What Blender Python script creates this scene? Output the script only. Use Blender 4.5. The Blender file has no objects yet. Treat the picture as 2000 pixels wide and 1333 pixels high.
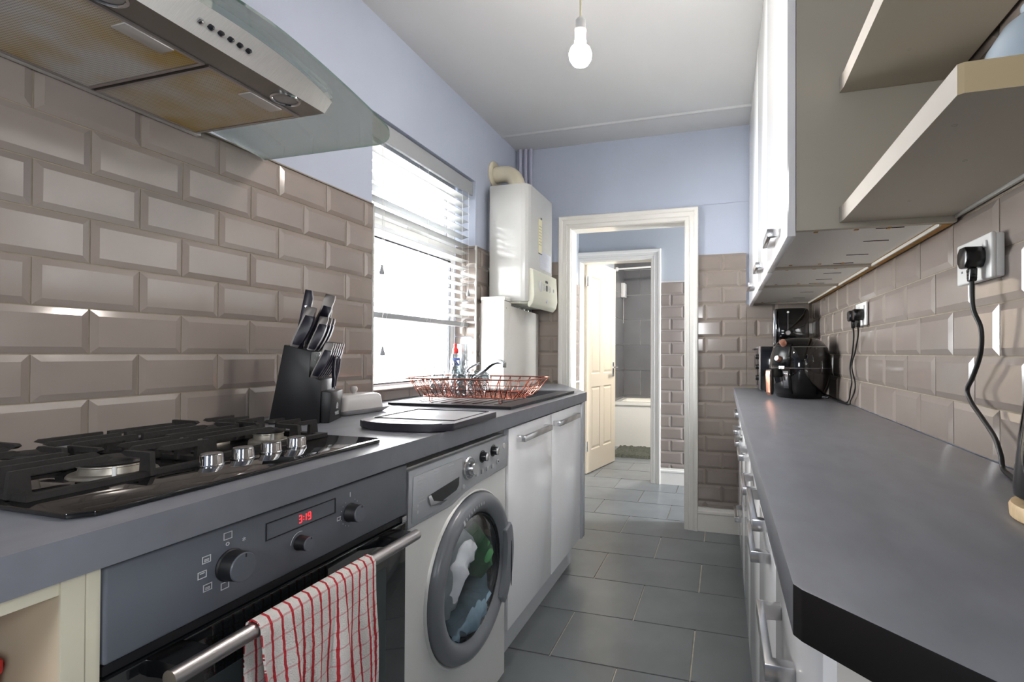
import bpy, bmesh, math, random
from mathutils import Vector, Matrix
random.seed(7)
SC = bpy.context.scene
COL = SC.collection
PI = math.pi

# ---------------------------------------------------------------- camera
def cam_setup():
    f, yaw, pitch, roll = 985.97, math.radians(16.5446), math.radians(.4755), math.radians(.2403)
    fwd = Vector((-math.sin(yaw)*math.cos(pitch), math.cos(yaw)*math.cos(pitch), math.sin(pitch)))
    right = Vector((math.cos(yaw), math.sin(yaw), 0)); up = right.cross(fwd)
    c, s = math.cos(roll), math.sin(roll)
    right, up = c*right+s*up, -s*right+c*up
    cd = bpy.data.cameras.new('camera'); cd.sensor_fit = 'HORIZONTAL'; cd.sensor_width = 36
    cd.lens = f*36/2000; cd.shift_x = -120.04/2000; cd.shift_y = 15.35/2000; cd.clip_start = .02
    o = bpy.data.objects.new('camera', cd); COL.objects.link(o)
    m = Matrix((right, up, -fwd)).transposed().to_4x4(); m.translation = (0, 0, 1.10)
    o.matrix_world = m
    SC.camera = o
cam_setup()

# ---------------------------------------------------------------- world, exposure
SKY = 29.0
w = bpy.data.worlds.new('overcast_sky'); SC.world = w; w.use_nodes = True
w.node_tree.nodes['Background'].inputs[0].default_value = (.97, .985, 1, 1)
w.node_tree.nodes['Background'].inputs[1].default_value = SKY
vs = SC.view_settings
vs.view_transform = 'Standard'; vs.look = 'None'; vs.gamma = 1; vs.use_curve_mapping = False
vs.exposure = 0.95
SC.cycles.max_bounces = 9; SC.cycles.diffuse_bounces = 5; SC.cycles.transparent_max_bounces = 24
SC.cycles.caustics_reflective = False; SC.cycles.caustics_refractive = False
SC.cycles.sample_clamp_indirect = 12
BULB = 205.0

def portal(name, loc, rot, sx, sy):
    l = bpy.data.lights.new(name, 'AREA'); l.shape = 'RECTANGLE'; l.size = sx; l.size_y = sy
    l.cycles.is_portal = True
    o = bpy.data.objects.new(name, l); COL.objects.link(o); o.location = loc; o.rotation_euler = rot
portal('sky_portal', (-1.60, 2.19, 1.5), (0, -PI/2, 0), 1.2, .95)            # kitchen window, facing +x
portal('sky_portal', (.68, -.45, 1.4), (0, PI/2, 0), .8, .4)             # unseen fill window added in the right wall behind the camera, facing -x
portal('sky_portal', (-.4, -1.45, 1.5), (PI/2, 0, 0), .35, .55)              # unseen fill window added in the back wall, facing +y
portal('sky_portal', (1.62, 3.83, 1.1), (0, PI/2, 0), 1.5, .6)              # hall window, facing -x
portal('sky_portal', (.92, 5.2, 1.75), (0, PI/2, 0), .55, .45)                 # bathroom window, facing -x

# ---------------------------------------------------------------- materials
def lin(h):
    h = h.lstrip('#'); v = [int(h[i:i+2], 16)/255 for i in (0, 2, 4)]
    return tuple(x/12.92 if x <= .04045 else ((x+.055)/1.055)**2.4 for x in v)+(1,)
MATS = {}
def mat(name, col, rough=.5, metal=0, spec=.5, noise=0, nscale=20, bump=0, bscale=60, rnoise=0, coat=0, stretch=None, emit=None, estr=0, objvar=0, col2=None):
    m = bpy.data.materials.new(name); m.use_nodes = True; MATS[name] = m
    nt = m.node_tree; b = nt.nodes['Principled BSDF']
    c = lin(col) if isinstance(col, str) else col
    b.inputs['Base Color'].default_value = c; b.inputs['Roughness'].default_value = rough
    b.inputs['Metallic'].default_value = metal; b.inputs['Specular IOR Level'].default_value = spec
    if coat: b.inputs['Coat Weight'].default_value = coat; b.inputs['Coat Roughness'].default_value = .04
    if emit: b.inputs['Emission Color'].default_value = lin(emit); b.inputs['Emission Strength'].default_value = estr
    tc = None
    def coord():
        nonlocal tc
        if tc is None:
            tc = nt.nodes.new('ShaderNodeTexCoord')
            tc = tc.outputs['Object']
            if stretch:
                mp = nt.nodes.new('ShaderNodeMapping'); mp.inputs['Scale'].default_value = stretch
                nt.links.new(tc, mp.inputs[0]); tc = mp.outputs[0]
        return tc
    last = None
    if noise or col2:
        n = nt.nodes.new('ShaderNodeTexNoise'); n.inputs['Scale'].default_value = nscale; n.inputs['Detail'].default_value = 5
        nt.links.new(coord(), n.inputs['Vector'])
        mx = nt.nodes.new('ShaderNodeMix'); mx.data_type = 'RGBA'
        c2 = lin(col2) if col2 else tuple(max(0, x*(1-noise)) for x in c[:3])+(1,)
        c1 = c if col2 else tuple(min(1, x*(1+noise)) for x in c[:3])+(1,)
        mx.inputs[6].default_value = c1; mx.inputs[7].default_value = c2
        mr = nt.nodes.new('ShaderNodeMapRange'); mr.inputs[1].default_value = .3; mr.inputs[2].default_value = .7
        nt.links.new(n.outputs[0], mr.inputs[0]); nt.links.new(mr.outputs[0], mx.inputs[0])
        last = mx.outputs[2]
    if objvar:
        oi = nt.nodes.new('ShaderNodeObjectInfo')
        hs = nt.nodes.new('ShaderNodeHueSaturation')
        mr = nt.nodes.new('ShaderNodeMapRange'); mr.inputs[3].default_value = 1-objvar; mr.inputs[4].default_value = 1+objvar
        nt.links.new(oi.outputs['Random'], mr.inputs[0]); nt.links.new(mr.outputs[0], hs.inputs['Value'])
        if last: nt.links.new(last, hs.inputs['Color'])
        else: hs.inputs['Color'].default_value = c
        last = hs.outputs[0]
    if last: nt.links.new(last, b.inputs['Base Color'])
    if bump or rnoise:
        n = nt.nodes.new('ShaderNodeTexNoise'); n.inputs['Scale'].default_value = bscale; n.inputs['Detail'].default_value = 4
        nt.links.new(coord(), n.inputs['Vector'])
        if bump:
            bp = nt.nodes.new('ShaderNodeBump'); bp.inputs['Strength'].default_value = bump; bp.inputs['Distance'].default_value = .004
            nt.links.new(n.outputs[0], bp.inputs['Height']); nt.links.new(bp.outputs[0], b.inputs['Normal'])
        if rnoise:
            mr = nt.nodes.new('ShaderNodeMapRange'); mr.inputs[3].default_value = max(0, rough-rnoise); mr.inputs[4].default_value = rough+rnoise
            nt.links.new(n.outputs[0], mr.inputs[0]); nt.links.new(mr.outputs[0], b.inputs['Roughness'])
    return m
def glass(name, tint='#ffffff', refl=.06, rough=.02, haze=0, hazecol='#ffffff'):
    m = bpy.data.materials.new(name); m.use_nodes = True; nt = m.node_tree; nt.nodes.clear(); MATS[name] = m
    out = nt.nodes.new('ShaderNodeOutputMaterial'); tr = nt.nodes.new('ShaderNodeBsdfTransparent'); tr.inputs[0].default_value = lin(tint)
    gl = nt.nodes.new('ShaderNodeBsdfGlossy'); gl.inputs['Roughness'].default_value = rough
    fr = nt.nodes.new('ShaderNodeLayerWeight'); fr.inputs[0].default_value = .35
    mr = nt.nodes.new('ShaderNodeMapRange'); mr.inputs[3].default_value = refl; mr.inputs[4].default_value = .75
    nt.links.new(fr.outputs['Fresnel'], mr.inputs[0])
    mx = nt.nodes.new('ShaderNodeMixShader'); nt.links.new(mr.outputs[0], mx.inputs[0])
    src = tr.outputs[0]
    if haze:
        df = nt.nodes.new('ShaderNodeBsdfTranslucent' if name.startswith('hood') else 'ShaderNodeBsdfDiffuse'); df.inputs[0].default_value = lin(hazecol)
        m2 = nt.nodes.new('ShaderNodeMixShader'); m2.inputs[0].default_value = haze
        nt.links.new(tr.outputs[0], m2.inputs[1]); nt.links.new(df.outputs[0], m2.inputs[2]); src = m2.outputs[0]
    nt.links.new(src, mx.inputs[1]); nt.links.new(gl.outputs[0], mx.inputs[2]); nt.links.new(mx.outputs[0], out.inputs[0])
    return m

mat('lavender_paint', '#aab2c2', .75, noise=.03, nscale=3, bump=.08, bscale=90)
mat('hall_paint', '#a5abb2', .7, noise=.03, nscale=3)
mat('ceiling_paint', '#bdbebf', .7, noise=.02, nscale=2, bump=.05, bscale=40)
mat('white_gloss_paint', '#dcdad4', .22, bump=.03, bscale=15)
mat('cream_gloss_paint', '#d9cdb8', .3, bump=.02, bscale=12)
mat('taupe_tile', '#877d76', .12, spec=.55, noise=.035, nscale=9, bump=.03, bscale=14, rnoise=.05, objvar=.035)
mat('taupe_grout', '#8c836f', .85, noise=.15, nscale=30)
mat('dark_grout', '#8b8578', .85)
mat('bath_tile', '#6c6c6e', .25, noise=.08, nscale=4, objvar=.05)
mat('bath_grout', '#c3c1bc', .8)
mat('slate_tile', '#757a7d', .30, noise=.10, nscale=5, bscale=9, rnoise=.06, objvar=.06)
mat('floor_grout', '#cbc3b5', .9, noise=.15, nscale=40)
mat('worktop', '#7f8289', .37, spec=.7, noise=.10, nscale=26, stretch=(1, .4, 1))
mat('worktop_edge', '#6f727a', .38, noise=.08, nscale=18)
mat('worktop_end', '#131417', .4)
mat('white_gloss', '#f6f7f9', .10, spec=.5)
mat('carcass_white', '#dedbd5', .45)
mat('cream_board', '#cdc3aa', .5, noise=.04, nscale=5)
mat('cream_edge', '#cac6b2', .45)
mat('shelf_board', '#b3ad9f', .5)
mat('shelf_edge', '#bfbab2', .4)
mat('shelf_end', '#cdb992', .55)
mat('raw_wood', '#b88a45', .7, noise=.2, nscale=40)
mat('dark_hole', '#2a1c10', .8)
mat('plinth', '#d2d6db', .25)
mat('end_panel', '#a9adb3', .25)
mat('brushed_steel', '#eae7e1', .42, metal=.2, noise=.06, nscale=30, stretch=(1, 25, 1), rnoise=.08, bscale=40)
mat('steel_grey', '#b2aead', .33, metal=1)
mat('chrome', '#d4d6d8', .08, metal=1)
mat('satin_chrome', '#d2d2d3', .22, metal=1)
mat('hood_mesh', '#a4a198', .5, metal=.6, noise=.05, nscale=4)
mat('black_plastic', '#0c0d0f', .25)
mat('black_matt', '#15161a', .5)
mat('black_gloss', '#060607', .07, coat=.5)
mat('black_glass', '#050607', .04, coat=.6)
mat('cast_iron', '#1d1b1a', .62, noise=.25, nscale=60, bump=.2, bscale=150)
mat('oven_panel', '#5d626a', .38, rnoise=.04, noise=.04, nscale=10)
mat('oven_glass', '#111416', .06, coat=.6)
mat('oven_inner', '#3b4244', .3)
mat('burner_alu', '#a19c92', .45, metal=.8, noise=.15, nscale=60)
mat('white_print', '#c9ccd0', .6)
mat('red_led', '#ff1a1a', .5, emit='#ff1a20', estr=3.0)
mat('washer_silver', '#e2e3e0', .34, metal=.12, spec=.5)
mat('washer_panel', '#a9adb1', .33, metal=.15)
mat('washer_ring', '#7c8086', .28, metal=.1)
mat('washer_dark', '#23262a', .25)
mat('button_grey', '#b8babb', .4)
mat('boiler_white', '#c2c2be', .14, spec=.5)
mat('boiler_cream', '#cfcfbe', .3)
mat('flue_cream', '#cdc6b0', .45, noise=.06, nscale=12)
mat('white_plastic', '#d6d6d4', .3)
mat('upvc', '#e6e8ea', .25)
mat('blind_slat', '#b9bbbb', .45)
mat('blind_rail', '#9a9d9f', .5)
mat('cord_white', '#d5d5d2', .7)
mat('tassel_grey', '#8e9092', .6)
mat('copper', '#c9826e', .25, metal=1)
mat('composite_sink', '#26262a', .42, noise=.15, nscale=120)
mat('board_dark', '#2d2c34', .35)
mat('board_glare', '#bababf', .36, spec=.8, noise=.05, nscale=8)  # top of the dark board made pale, window glare put into the colour
mat('ceramic_grey', '#c6c5c4', .25)
mat('knife_block', '#0a0b0f', .42)
mat('knife_steel', '#6b6764', .4, metal=.7)
mat('knife_black', '#120f22', .35)
mat('red_cap', '#e0251f', .4)
mat('label_blue', '#5a6fb5', .4)
mat('red_box', '#9c1f1c', .45)
mat('rose_gold', '#d39a82', .28, metal=.85)
mat('pale_wood', '#e2c69a', .5, noise=.12, nscale=25, stretch=(1, 8, 1))
mat('blue_grey_enamel', '#a3b2be', .18)
mat('sill_brown', '#8d7b74', .6)
mat('hood_steel_shaded', '#8a8681', .38, metal=.9)  # darker copy of the hood's steel, shade of the underside put into the colour
mat('silver_trim', '#c9c8c5', .3, metal=.6)
mat('pipe_paint', '#a9abbd', .5)
mat('paper_cream', '#dcd6b4', .7)
mat('paper_grey', '#c6c9d2', .7)
mat('ink', '#55585a', .7)
mat('mat_grey', '#53554c', .95, noise=.35, nscale=160, bump=.8, bscale=220)
mat('bath_white', '#f0ede4', .15)
mat('cable_black', '#0e0d0e', .45)
mat('bulb_glow', '#ffffff', .5, emit='#fff4ea', estr=BULB)
mat('warm_glow', '#ffffff', .5, emit='#fff6ec', estr=185.0)
mat('cool_glow', '#ffffff', .5, emit='#fff6ec', estr=12.0)
mat('fabric_dark', '#7d97a8', .9, noise=.4, nscale=9)
mat('fabric_light', '#d6dde4', .9, noise=.3, nscale=7)
mat('fabric_green', '#4d8a5a', .9)
mat('steel_drum', '#8d9093', .35, metal=1)
mat('garden_green', '#7d8a70', .9, noise=.3, nscale=3)
mat('patio', '#b7b2a8', .9, noise=.1, nscale=2)
glass('window_glass', '#ffffff', .04)
glass('hood_glass', '#f5fcfa', .10, haze=.14, hazecol='#f4faf8')
glass('hood_glass_edge', '#9fd0bf', .2, haze=.3, hazecol='#7fae9e')
glass('clear_glass', '#dbe2e4', .10, haze=.05)
glass('porthole_glass', '#e4ecee', .12)
glass('lamp_glass', '#dfe3e3', .2, rough=.15, haze=.25)

def towel_material():
    m = bpy.data.materials.new('checked_towel'); m.use_nodes = True; MATS['checked_towel'] = m
    nt = m.node_tree; b = nt.nodes['Principled BSDF']; b.inputs['Roughness'].default_value = .95; b.inputs['Specular IOR Level'].default_value = .1
    uv = nt.nodes.new('ShaderNodeUVMap'); sp = nt.nodes.new('ShaderNodeSeparateXYZ'); nt.links.new(uv.outputs[0], sp.inputs[0])
    ns = nt.nodes.new('ShaderNodeTexNoise'); ns.inputs['Scale'].default_value = 60; nt.links.new(uv.outputs[0], ns.inputs['Vector'])
    def stripe(out, period, width, off=0):
        j = nt.nodes.new('ShaderNodeMath'); j.operation = 'MULTIPLY_ADD'; nt.links.new(ns.outputs[0], j.inputs[0]); j.inputs[1].default_value = .004
        nt.links.new(out, j.inputs[2])
        a = nt.nodes.new('ShaderNodeMath'); a.operation = 'ADD'; nt.links.new(j.outputs[0], a.inputs[0]); a.inputs[1].default_value = off
        q = nt.nodes.new('ShaderNodeMath'); q.operation = 'PINGPONG'; nt.links.new(a.outputs[0], q.inputs[0]); q.inputs[1].default_value = period/2
        c = nt.nodes.new('ShaderNodeMath'); c.operation = 'LESS_THAN'; nt.links.new(q.outputs[0], c.inputs[0]); c.inputs[1].default_value = width/2
        return c.outputs[0]
    u, v = sp.outputs[0], sp.outputs[1]
    su = stripe(u, .0185, .0040); sv = stripe(v, .026, .0026)
    def mixc(fac, a, bcol, f=1.0):
        mx = nt.nodes.new('ShaderNodeMix'); mx.data_type = 'RGBA'
        k = nt.nodes.new('ShaderNodeMath'); k.operation = 'MULTIPLY'; nt.links.new(fac, k.inputs[0]); k.inputs[1].default_value = f
        nt.links.new(k.outputs[0], mx.inputs[0])
        if isinstance(a, tuple): mx.inputs[6].default_value = a
        else: nt.links.new(a, mx.inputs[6])
        mx.inputs[7].default_value = bcol
        return mx.outputs[2]
    c = mixc(sv, lin('#ece7e2'), lin('#d4666c'), .5)
    c = mixc(su, c, lin('#c5202c'), .95)
    nt.links.new(c, b.inputs['Base Color'])
    n2 = nt.nodes.new('ShaderNodeTexNoise'); n2.inputs['Scale'].default_value = 420; nt.links.new(uv.outputs[0], n2.inputs['Vector'])
    bp = nt.nodes.new('ShaderNodeBump'); bp.inputs['Strength'].default_value = .9; bp.inputs['Distance'].default_value = .003
    nt.links.new(n2.outputs[0], bp.inputs['Height']); nt.links.new(bp.outputs[0], b.inputs['Normal'])
towel_material()
def greasy_mesh_material():
    # filter mesh: fine perforation and yellow grease stains with a shape of their own
    m = bpy.data.materials.new('greasy_filter'); m.use_nodes = True; MATS['greasy_filter'] = m
    nt = m.node_tree; b = nt.nodes['Principled BSDF']; b.inputs['Roughness'].default_value = .5; b.inputs['Metallic'].default_value = .35
    tc = nt.nodes.new('ShaderNodeTexCoord')
    n = nt.nodes.new('ShaderNodeTexNoise'); n.inputs['Scale'].default_value = 4.5; n.inputs['Detail'].default_value = 2
    nt.links.new(tc.outputs['Object'], n.inputs['Vector'])
    mr = nt.nodes.new('ShaderNodeMapRange'); mr.inputs[1].default_value = .40; mr.inputs[2].default_value = .62
    nt.links.new(n.outputs[0], mr.inputs[0])
    mx = nt.nodes.new('ShaderNodeMix'); mx.data_type = 'RGBA'; mx.inputs[6].default_value = lin('#dcdad4'); mx.inputs[7].default_value = lin('#c4a23c')
    nt.links.new(mr.outputs[0], mx.inputs[0])
    mp = nt.nodes.new('ShaderNodeMapping'); mp.inputs['Scale'].default_value = (1, 1, 1); nt.links.new(tc.outputs['Object'], mp.inputs[0])
    wv = nt.nodes.new('ShaderNodeTexVoronoi'); wv.inputs['Scale'].default_value = 210; wv.inputs['Randomness'].default_value = 0
    nt.links.new(mp.outputs[0], wv.inputs['Vector'])
    r2 = nt.nodes.new('ShaderNodeMapRange'); r2.inputs[1].default_value = .25; r2.inputs[2].default_value = .5; r2.inputs[3].default_value = .38; r2.inputs[4].default_value = 1
    nt.links.new(wv.outputs['Distance'], r2.inputs[0])
    ml = nt.nodes.new('ShaderNodeMix'); ml.data_type = 'RGBA'; ml.blend_type = 'MULTIPLY'; ml.inputs[0].default_value = 1
    nt.links.new(mx.outputs[2], ml.inputs[6]); nt.links.new(r2.outputs[0], ml.inputs[7]); nt.links.new(ml.outputs[2], b.inputs['Base Color'])
greasy_mesh_material()

# ---------------------------------------------------------------- mesh helpers
def link(o, parent=None):
    COL.objects.link(o)
    if parent is not None: o.parent = parent
    return o
def tag(o, label=None, cat=None, group=None, kind=None):
    if label: o['label'] = label
    if cat: o['category'] = cat
    if group: o['group'] = group
    if kind: o['kind'] = kind
    return o
def empty(name, loc=(0, 0, 0), rotz=0, label=None, cat=None, group=None, kind=None):
    o = bpy.data.objects.new(name, None); o.empty_display_size = .05; COL.objects.link(o)
    o.location = loc; o.rotation_euler = (0, 0, rotz)
    return tag(o, label, cat, group, kind)
def finish(name, bm, m, parent=None, loc=(0, 0, 0), rot=(0, 0, 0), smooth=False, angle=None):
    bmesh.ops.recalc_face_normals(bm, faces=bm.faces)
    me = bpy.data.meshes.new(name); bm.to_mesh(me); bm.free()
    ms = m if isinstance(m, (list, tuple)) else [m]
    for x in ms: me.materials.append(MATS[x])
    if smooth:
        me.shade_smooth()
        if angle: me.set_sharp_from_angle(angle=math.radians(angle))
    o = bpy.data.objects.new(name, me); o.location = loc; o.rotation_euler = rot
    return link(o, parent)
def bm_box(bm, lo, hi, mi=0):
    v = [bm.verts.new((x, y, z)) for z in (lo[2], hi[2]) for y in (lo[1], hi[1]) for x in (lo[0], hi[0])]
    for q in ((0, 2, 3, 1), (4, 5, 7, 6), (0, 1, 5, 4), (2, 6, 7, 3), (0, 4, 6, 2), (1, 3, 7, 5)):
        f = bm.faces.new([v[i] for i in q]); f.material_index = mi
def box(name, lo, hi, m, parent=None, bev=0, seg=2, loc=(0, 0, 0), rot=(0, 0, 0)):
    bm = bmesh.new(); bm_box(bm, lo, hi)
    if bev: bmesh.ops.bevel(bm, geom=bm.edges[:], offset=bev, segments=seg, affect='EDGES', profile=.5)
    return finish(name, bm, m, parent, loc, rot, smooth=bool(bev), angle=40 if bev else None)
def prism(name, pts, axis, a0, a1, m, parent=None, bev=0, seg=2, loc=(0, 0, 0), rot=(0, 0, 0), smooth=False, mats_fn=None):
    """polygon pts in the two axes other than `axis` (x: yz, y: xz, z: xy), from a0 to a1 along axis"""
    bm = bmesh.new()
    def P(p, a):
        return {'x': (a, p[0], p[1]), 'y': (p[0], a, p[1]), 'z': (p[0], p[1], a)}[axis]
    A = [bm.verts.new(P(p, a0)) for p in pts]; B = [bm.verts.new(P(p, a1)) for p in pts]
    bm.faces.new(A); bm.faces.new(B[::-1])
    n = len(pts)
    for i in range(n): bm.faces.new((A[i], A[(i+1) % n], B[(i+1) % n], B[i]))
    if bev: bmesh.ops.bevel(bm, geom=bm.edges[:], offset=bev, segments=seg, affect='EDGES', profile=.5)
    if mats_fn:
        bm.normal_update(); bmesh.ops.recalc_face_normals(bm, faces=bm.faces)
        for f in bm.faces: f.material_index = mats_fn(f)
    return finish(name, bm, m, parent, loc, rot, smooth=smooth or bool(bev), angle=35)
def lathe(name, prof, m, parent=None, n=24, loc=(0, 0, 0), rot=(0, 0, 0), smooth=True, angle=45, sx=1, sy=1):
    bm = bmesh.new(); rings = []
    for r, z in prof:
        if r < 1e-6: rings.append([bm.verts.new((0, 0, z))])
        else: rings.append([bm.verts.new((sx*r*math.cos(2*PI*i/n), sy*r*math.sin(2*PI*i/n), z)) for i in range(n)])
    for a, b in zip(rings, rings[1:]):
        for i in range(n):
            j = (i+1) % n
            if len(a) == 1 and len(b) > 1: bm.faces.new((a[0], b[i], b[j]))
            elif len(b) == 1 and len(a) > 1: bm.faces.new((a[i], a[j], b[0]))
            elif len(a) > 1: bm.faces.new((a[i], a[j], b[j], b[i]))
    return finish(name, bm, m, parent, loc, rot, smooth, angle)
def smooth_path(pts, sub=6, closed=False):
    P = [Vector(p) for p in pts]; out = []
    n = len(P); rng = range(n if closed else n-1)
    for i in rng:
        if closed: a, b, c, d = P[(i-1) % n], P[i], P[(i+1) % n], P[(i+2) % n]
        else: a, b, c, d = P[max(i-1, 0)], P[i], P[i+1], P[min(i+2, n-1)]
        for k in range(sub):
            t = k/sub
            out.append(.5*((2*b)+(-a+c)*t+(2*a-5*b+4*c-d)*t*t+(-a+3*b-3*c+d)*t**3))
    if not closed: out.append(P[-1])
    return out
def bm_tube(bm, pts, r, n=8, closed=False, mi=0):
    P = [Vector(p) for p in pts]; N = len(P); rings = []
    R = r if isinstance(r, (list, tuple)) else [r]*N
    t0 = (P[1]-P[0]).normalized()
    u = t0.orthogonal().normalized()
    for i in range(N):
        if closed: t = (P[(i+1) % N]-P[i-1]).normalized()
        else: t = (P[min(i+1, N-1)]-P[max(i-1, 0)]).normalized()
        u = (u-t*u.dot(t)).normalized(); v = t.cross(u)
        rings.append([bm.verts.new(P[i]+R[i]*(u*math.cos(2*PI*k/n)+v*math.sin(2*PI*k/n))) for k in range(n)])
    for i in range(N if closed else N-1):
        a, b = rings[i], rings[(i+1) % N]
        if closed and i == N-1:   # align the seam
            best = min(range(n), key=lambda s: (a[0].co-b[s].co).length); b = b[best:]+b[:best]
        for k in range(n):
            f = bm.faces.new((a[k], a[(k+1) % n], b[(k+1) % n], b[k])); f.material_index = mi
    if not closed:
        bm.faces.new(rings[0][::-1]); bm.faces.new(rings[-1])
def tube(name, pts, r, m, parent=None, n=8, closed=False, sub=0, loc=(0, 0, 0), rot=(0, 0, 0)):
    if sub: pts = smooth_path(pts, sub, closed)
    bm = bmesh.new(); bm_tube(bm, pts, r, n, closed)
    return finish(name, bm, m, parent, loc, rot, True, 60)
def copy_tree(o, parent=None):
    c = o.copy(); COL.objects.link(c); c.parent = parent
    for ch in list(o.children): copy_tree(ch, c)
    return c
def text(name, s, size, m, parent, loc, rot, ext=.0004, align='CENTER', sx=1):
    cu = bpy.data.curves.new(name, 'FONT'); cu.body = s; cu.size = size; cu.extrude = ext; cu.align_x = align; cu.align_y = 'CENTER'
    cu.materials.append(MATS[m]); cu.resolution_u = 3
    tmp = bpy.data.objects.new(name, cu); COL.objects.link(tmp)
    dg = bpy.context.evaluated_depsgraph_get(); me = bpy.data.meshes.new_from_object(tmp.evaluated_get(dg))
    bpy.data.objects.remove(tmp)
    if not me.materials: me.materials.append(MATS[m])
    o = bpy.data.objects.new(name, me); o.location = loc; o.rotation_euler = rot; o.scale = (sx, 1, 1)
    return link(o, parent)
def rect_ring(name, y0, y1, z0, z1, x0, x1, t, m, parent, axis='x'):
    """hollow rectangular frame in the plane normal to x (or y), bar width t"""
    bm = bmesh.new()
    def P(a, u, v): return (a, u, v) if axis == 'x' else (u, a, v) if axis == 'y' else (u, v, a)
    L = []
    for a in (x0, x1):
        o = [bm.verts.new(P(a, u, v)) for u, v in ((y0, z0), (y1, z0), (y1, z1), (y0, z1))]
        i = [bm.verts.new(P(a, u, v)) for u, v in ((y0+t, z0+t), (y1-t, z0+t), (y1-t, z1-t), (y0+t, z1-t))]
        L.append((o, i))
    (o0, i0), (o1, i1) = L
    for k in range(4):
        j = (k+1) % 4
        bm.faces.new((o0[k], o0[j], i0[j], i0[k])); bm.faces.new((o1[k], o1[j], i1[j], i1[k]))
        bm.faces.new((o0[k], o0[j], o1[j], o1[k])); bm.faces.new((i0[k], i0[j], i1[j], i1[k]))
    return finish(name, bm, m, parent)
def holed_slab(name, us, vs_, holes, to3, depth, m, parent=None, extra=None):
    """slab made of a grid of cells (us x vs_), some left out, extruded by vector depth"""
    bm = bmesh.new(); V = {}
    def g(u, v):
        k = (round(u, 5), round(v, 5))
        if k not in V: V[k] = bm.verts.new(to3(u, v))
        return V[k]
    fs = []
    for i in range(len(us)-1):
        for j in range(len(vs_)-1):
            if (i, j) in holes: continue
            fs.append(bm.faces.new((g(us[i], vs_[j]), g(us[i+1], vs_[j]), g(us[i+1], vs_[j+1]), g(us[i], vs_[j+1]))))
    for poly in (extra or []): fs.append(bm.faces.new([g(*p) for p in poly]))
    r = bmesh.ops.extrude_face_region(bm, geom=fs, use_keep_orig=True)
    bmesh.ops.translate(bm, vec=Vector(depth), verts=[e for e in r['geom'] if isinstance(e, bmesh.types.BMVert)])
    return finish(name, bm, m, parent)

# ================================================================ the setting
XL, XR, YF = -1.381, .5115, 3.247       # painted / bedding planes; tiles stand 9 mm proud
H = 2.5
X, Y, Z = Vector((1, 0, 0)), Vector((0, 1, 0)), Vector((0, 0, 1))
TILES = {}
def tile_mesh(w, h, t, bev, flags, m):
    k = (round(w, 4), round(h, 4), t, bev, flags, m)
    if k in TILES: return TILES[k]
    bm = bmesh.new(); a, b = w/2, h/2; L, R_, B, T = flags
    rim = t*.45 if bev else t
    base = [bm.verts.new(p) for p in ((-a, -b, 0), (a, -b, 0), (a, b, 0), (-a, b, 0))]
    lo = [bm.verts.new(p) for p in ((-a, -b, rim if (L or B) else t), (a, -b, rim if (R_ or B) else t), (a, b, rim if (R_ or T) else t), (-a, b, rim if (L or T) else t))]
    for i in range(4): bm.faces.new((base[i], base[(i+1) % 4], lo[(i+1) % 4], lo[i]))
    if bev:
        e = 1e-4
        x0, x1 = -a+(bev if L else e), a-(bev if R_ else e); y0, y1 = -b+(bev if B else e), b-(bev if T else e)
        if x1-x0 > .004 and y1-y0 > .004:
            top = [bm.verts.new(p) for p in ((x0, y0, t), (x1, y0, t), (x1, y1, t), (x0, y1, t))]
            for i in range(4): bm.faces.new((lo[i], lo[(i+1) % 4], top[(i+1) % 4], top[i]))
            bm.faces.new(top)
        else: bm.faces.new(lo)
    else: bm.faces.new(lo)
    bmesh.ops.recalc_face_normals(bm, faces=bm.faces)
    me = bpy.data.meshes.new('tile'); bm.to_mesh(me); bm.free(); me.materials.append(MATS[m])
    TILES[k] = me
    return me
def lay(name, parent, org, U, V, N, u0, u1, v0, v1, t, bev, flags, m, gap=.0014, jig=.003):
    w, h = u1-u0-2*gap, v1-v0-2*gap
    if w < .006 or h < .006: return
    o = bpy.data.objects.new(name, tile_mesh(w, h, t, bev, flags, m))
    p = Vector(org)+U*(u0+u1)/2+V*(v0+v1)/2
    M = Matrix((U, V, N)).transposed()
    M = M @ Matrix.Rotation(random.uniform(-jig, jig), 3, 'X') @ Matrix.Rotation(random.uniform(-jig, jig), 3, 'Y')
    M = M.to_4x4(); M.translation = p
    link(o, parent); o.matrix_world = M
def metro(parent, org, U, V, N, uoff, voff, ur, vr, odd_on_even=True, t=.009, skip=None, m='taupe_tile', bev=.0145, W=.101, Hh=.102):
    r = math.floor((vr[0]-voff)/Hh)
    while voff+Hh*r < vr[1]-.004:
        a, b = max(vr[0], voff+Hh*r), min(vr[1], voff+Hh*(r+1))
        par = (1 if r % 2 == 0 else 0) if odd_on_even else (0 if r % 2 == 0 else 1)
        k = math.floor((ur[0]-uoff-par*W)/(2*W))
        while uoff+W*(par+2*k) < ur[1]-.004:
            c0, c1 = uoff+W*(par+2*k), uoff+W*(par+2*k+2)
            c, d = max(ur[0], c0), min(ur[1], c1)
            if d-c > .01 and b-a > .01 and not (skip and skip((c+d)/2, (a+b)/2)):
                fl = (c == c0, d == c1, a == voff+Hh*r, b == voff+Hh*(r+1))
                lay('tile', parent, org, U, V, N, c, d, a, b, t, bev, fl, m)
            k += 1
        r += 1

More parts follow.
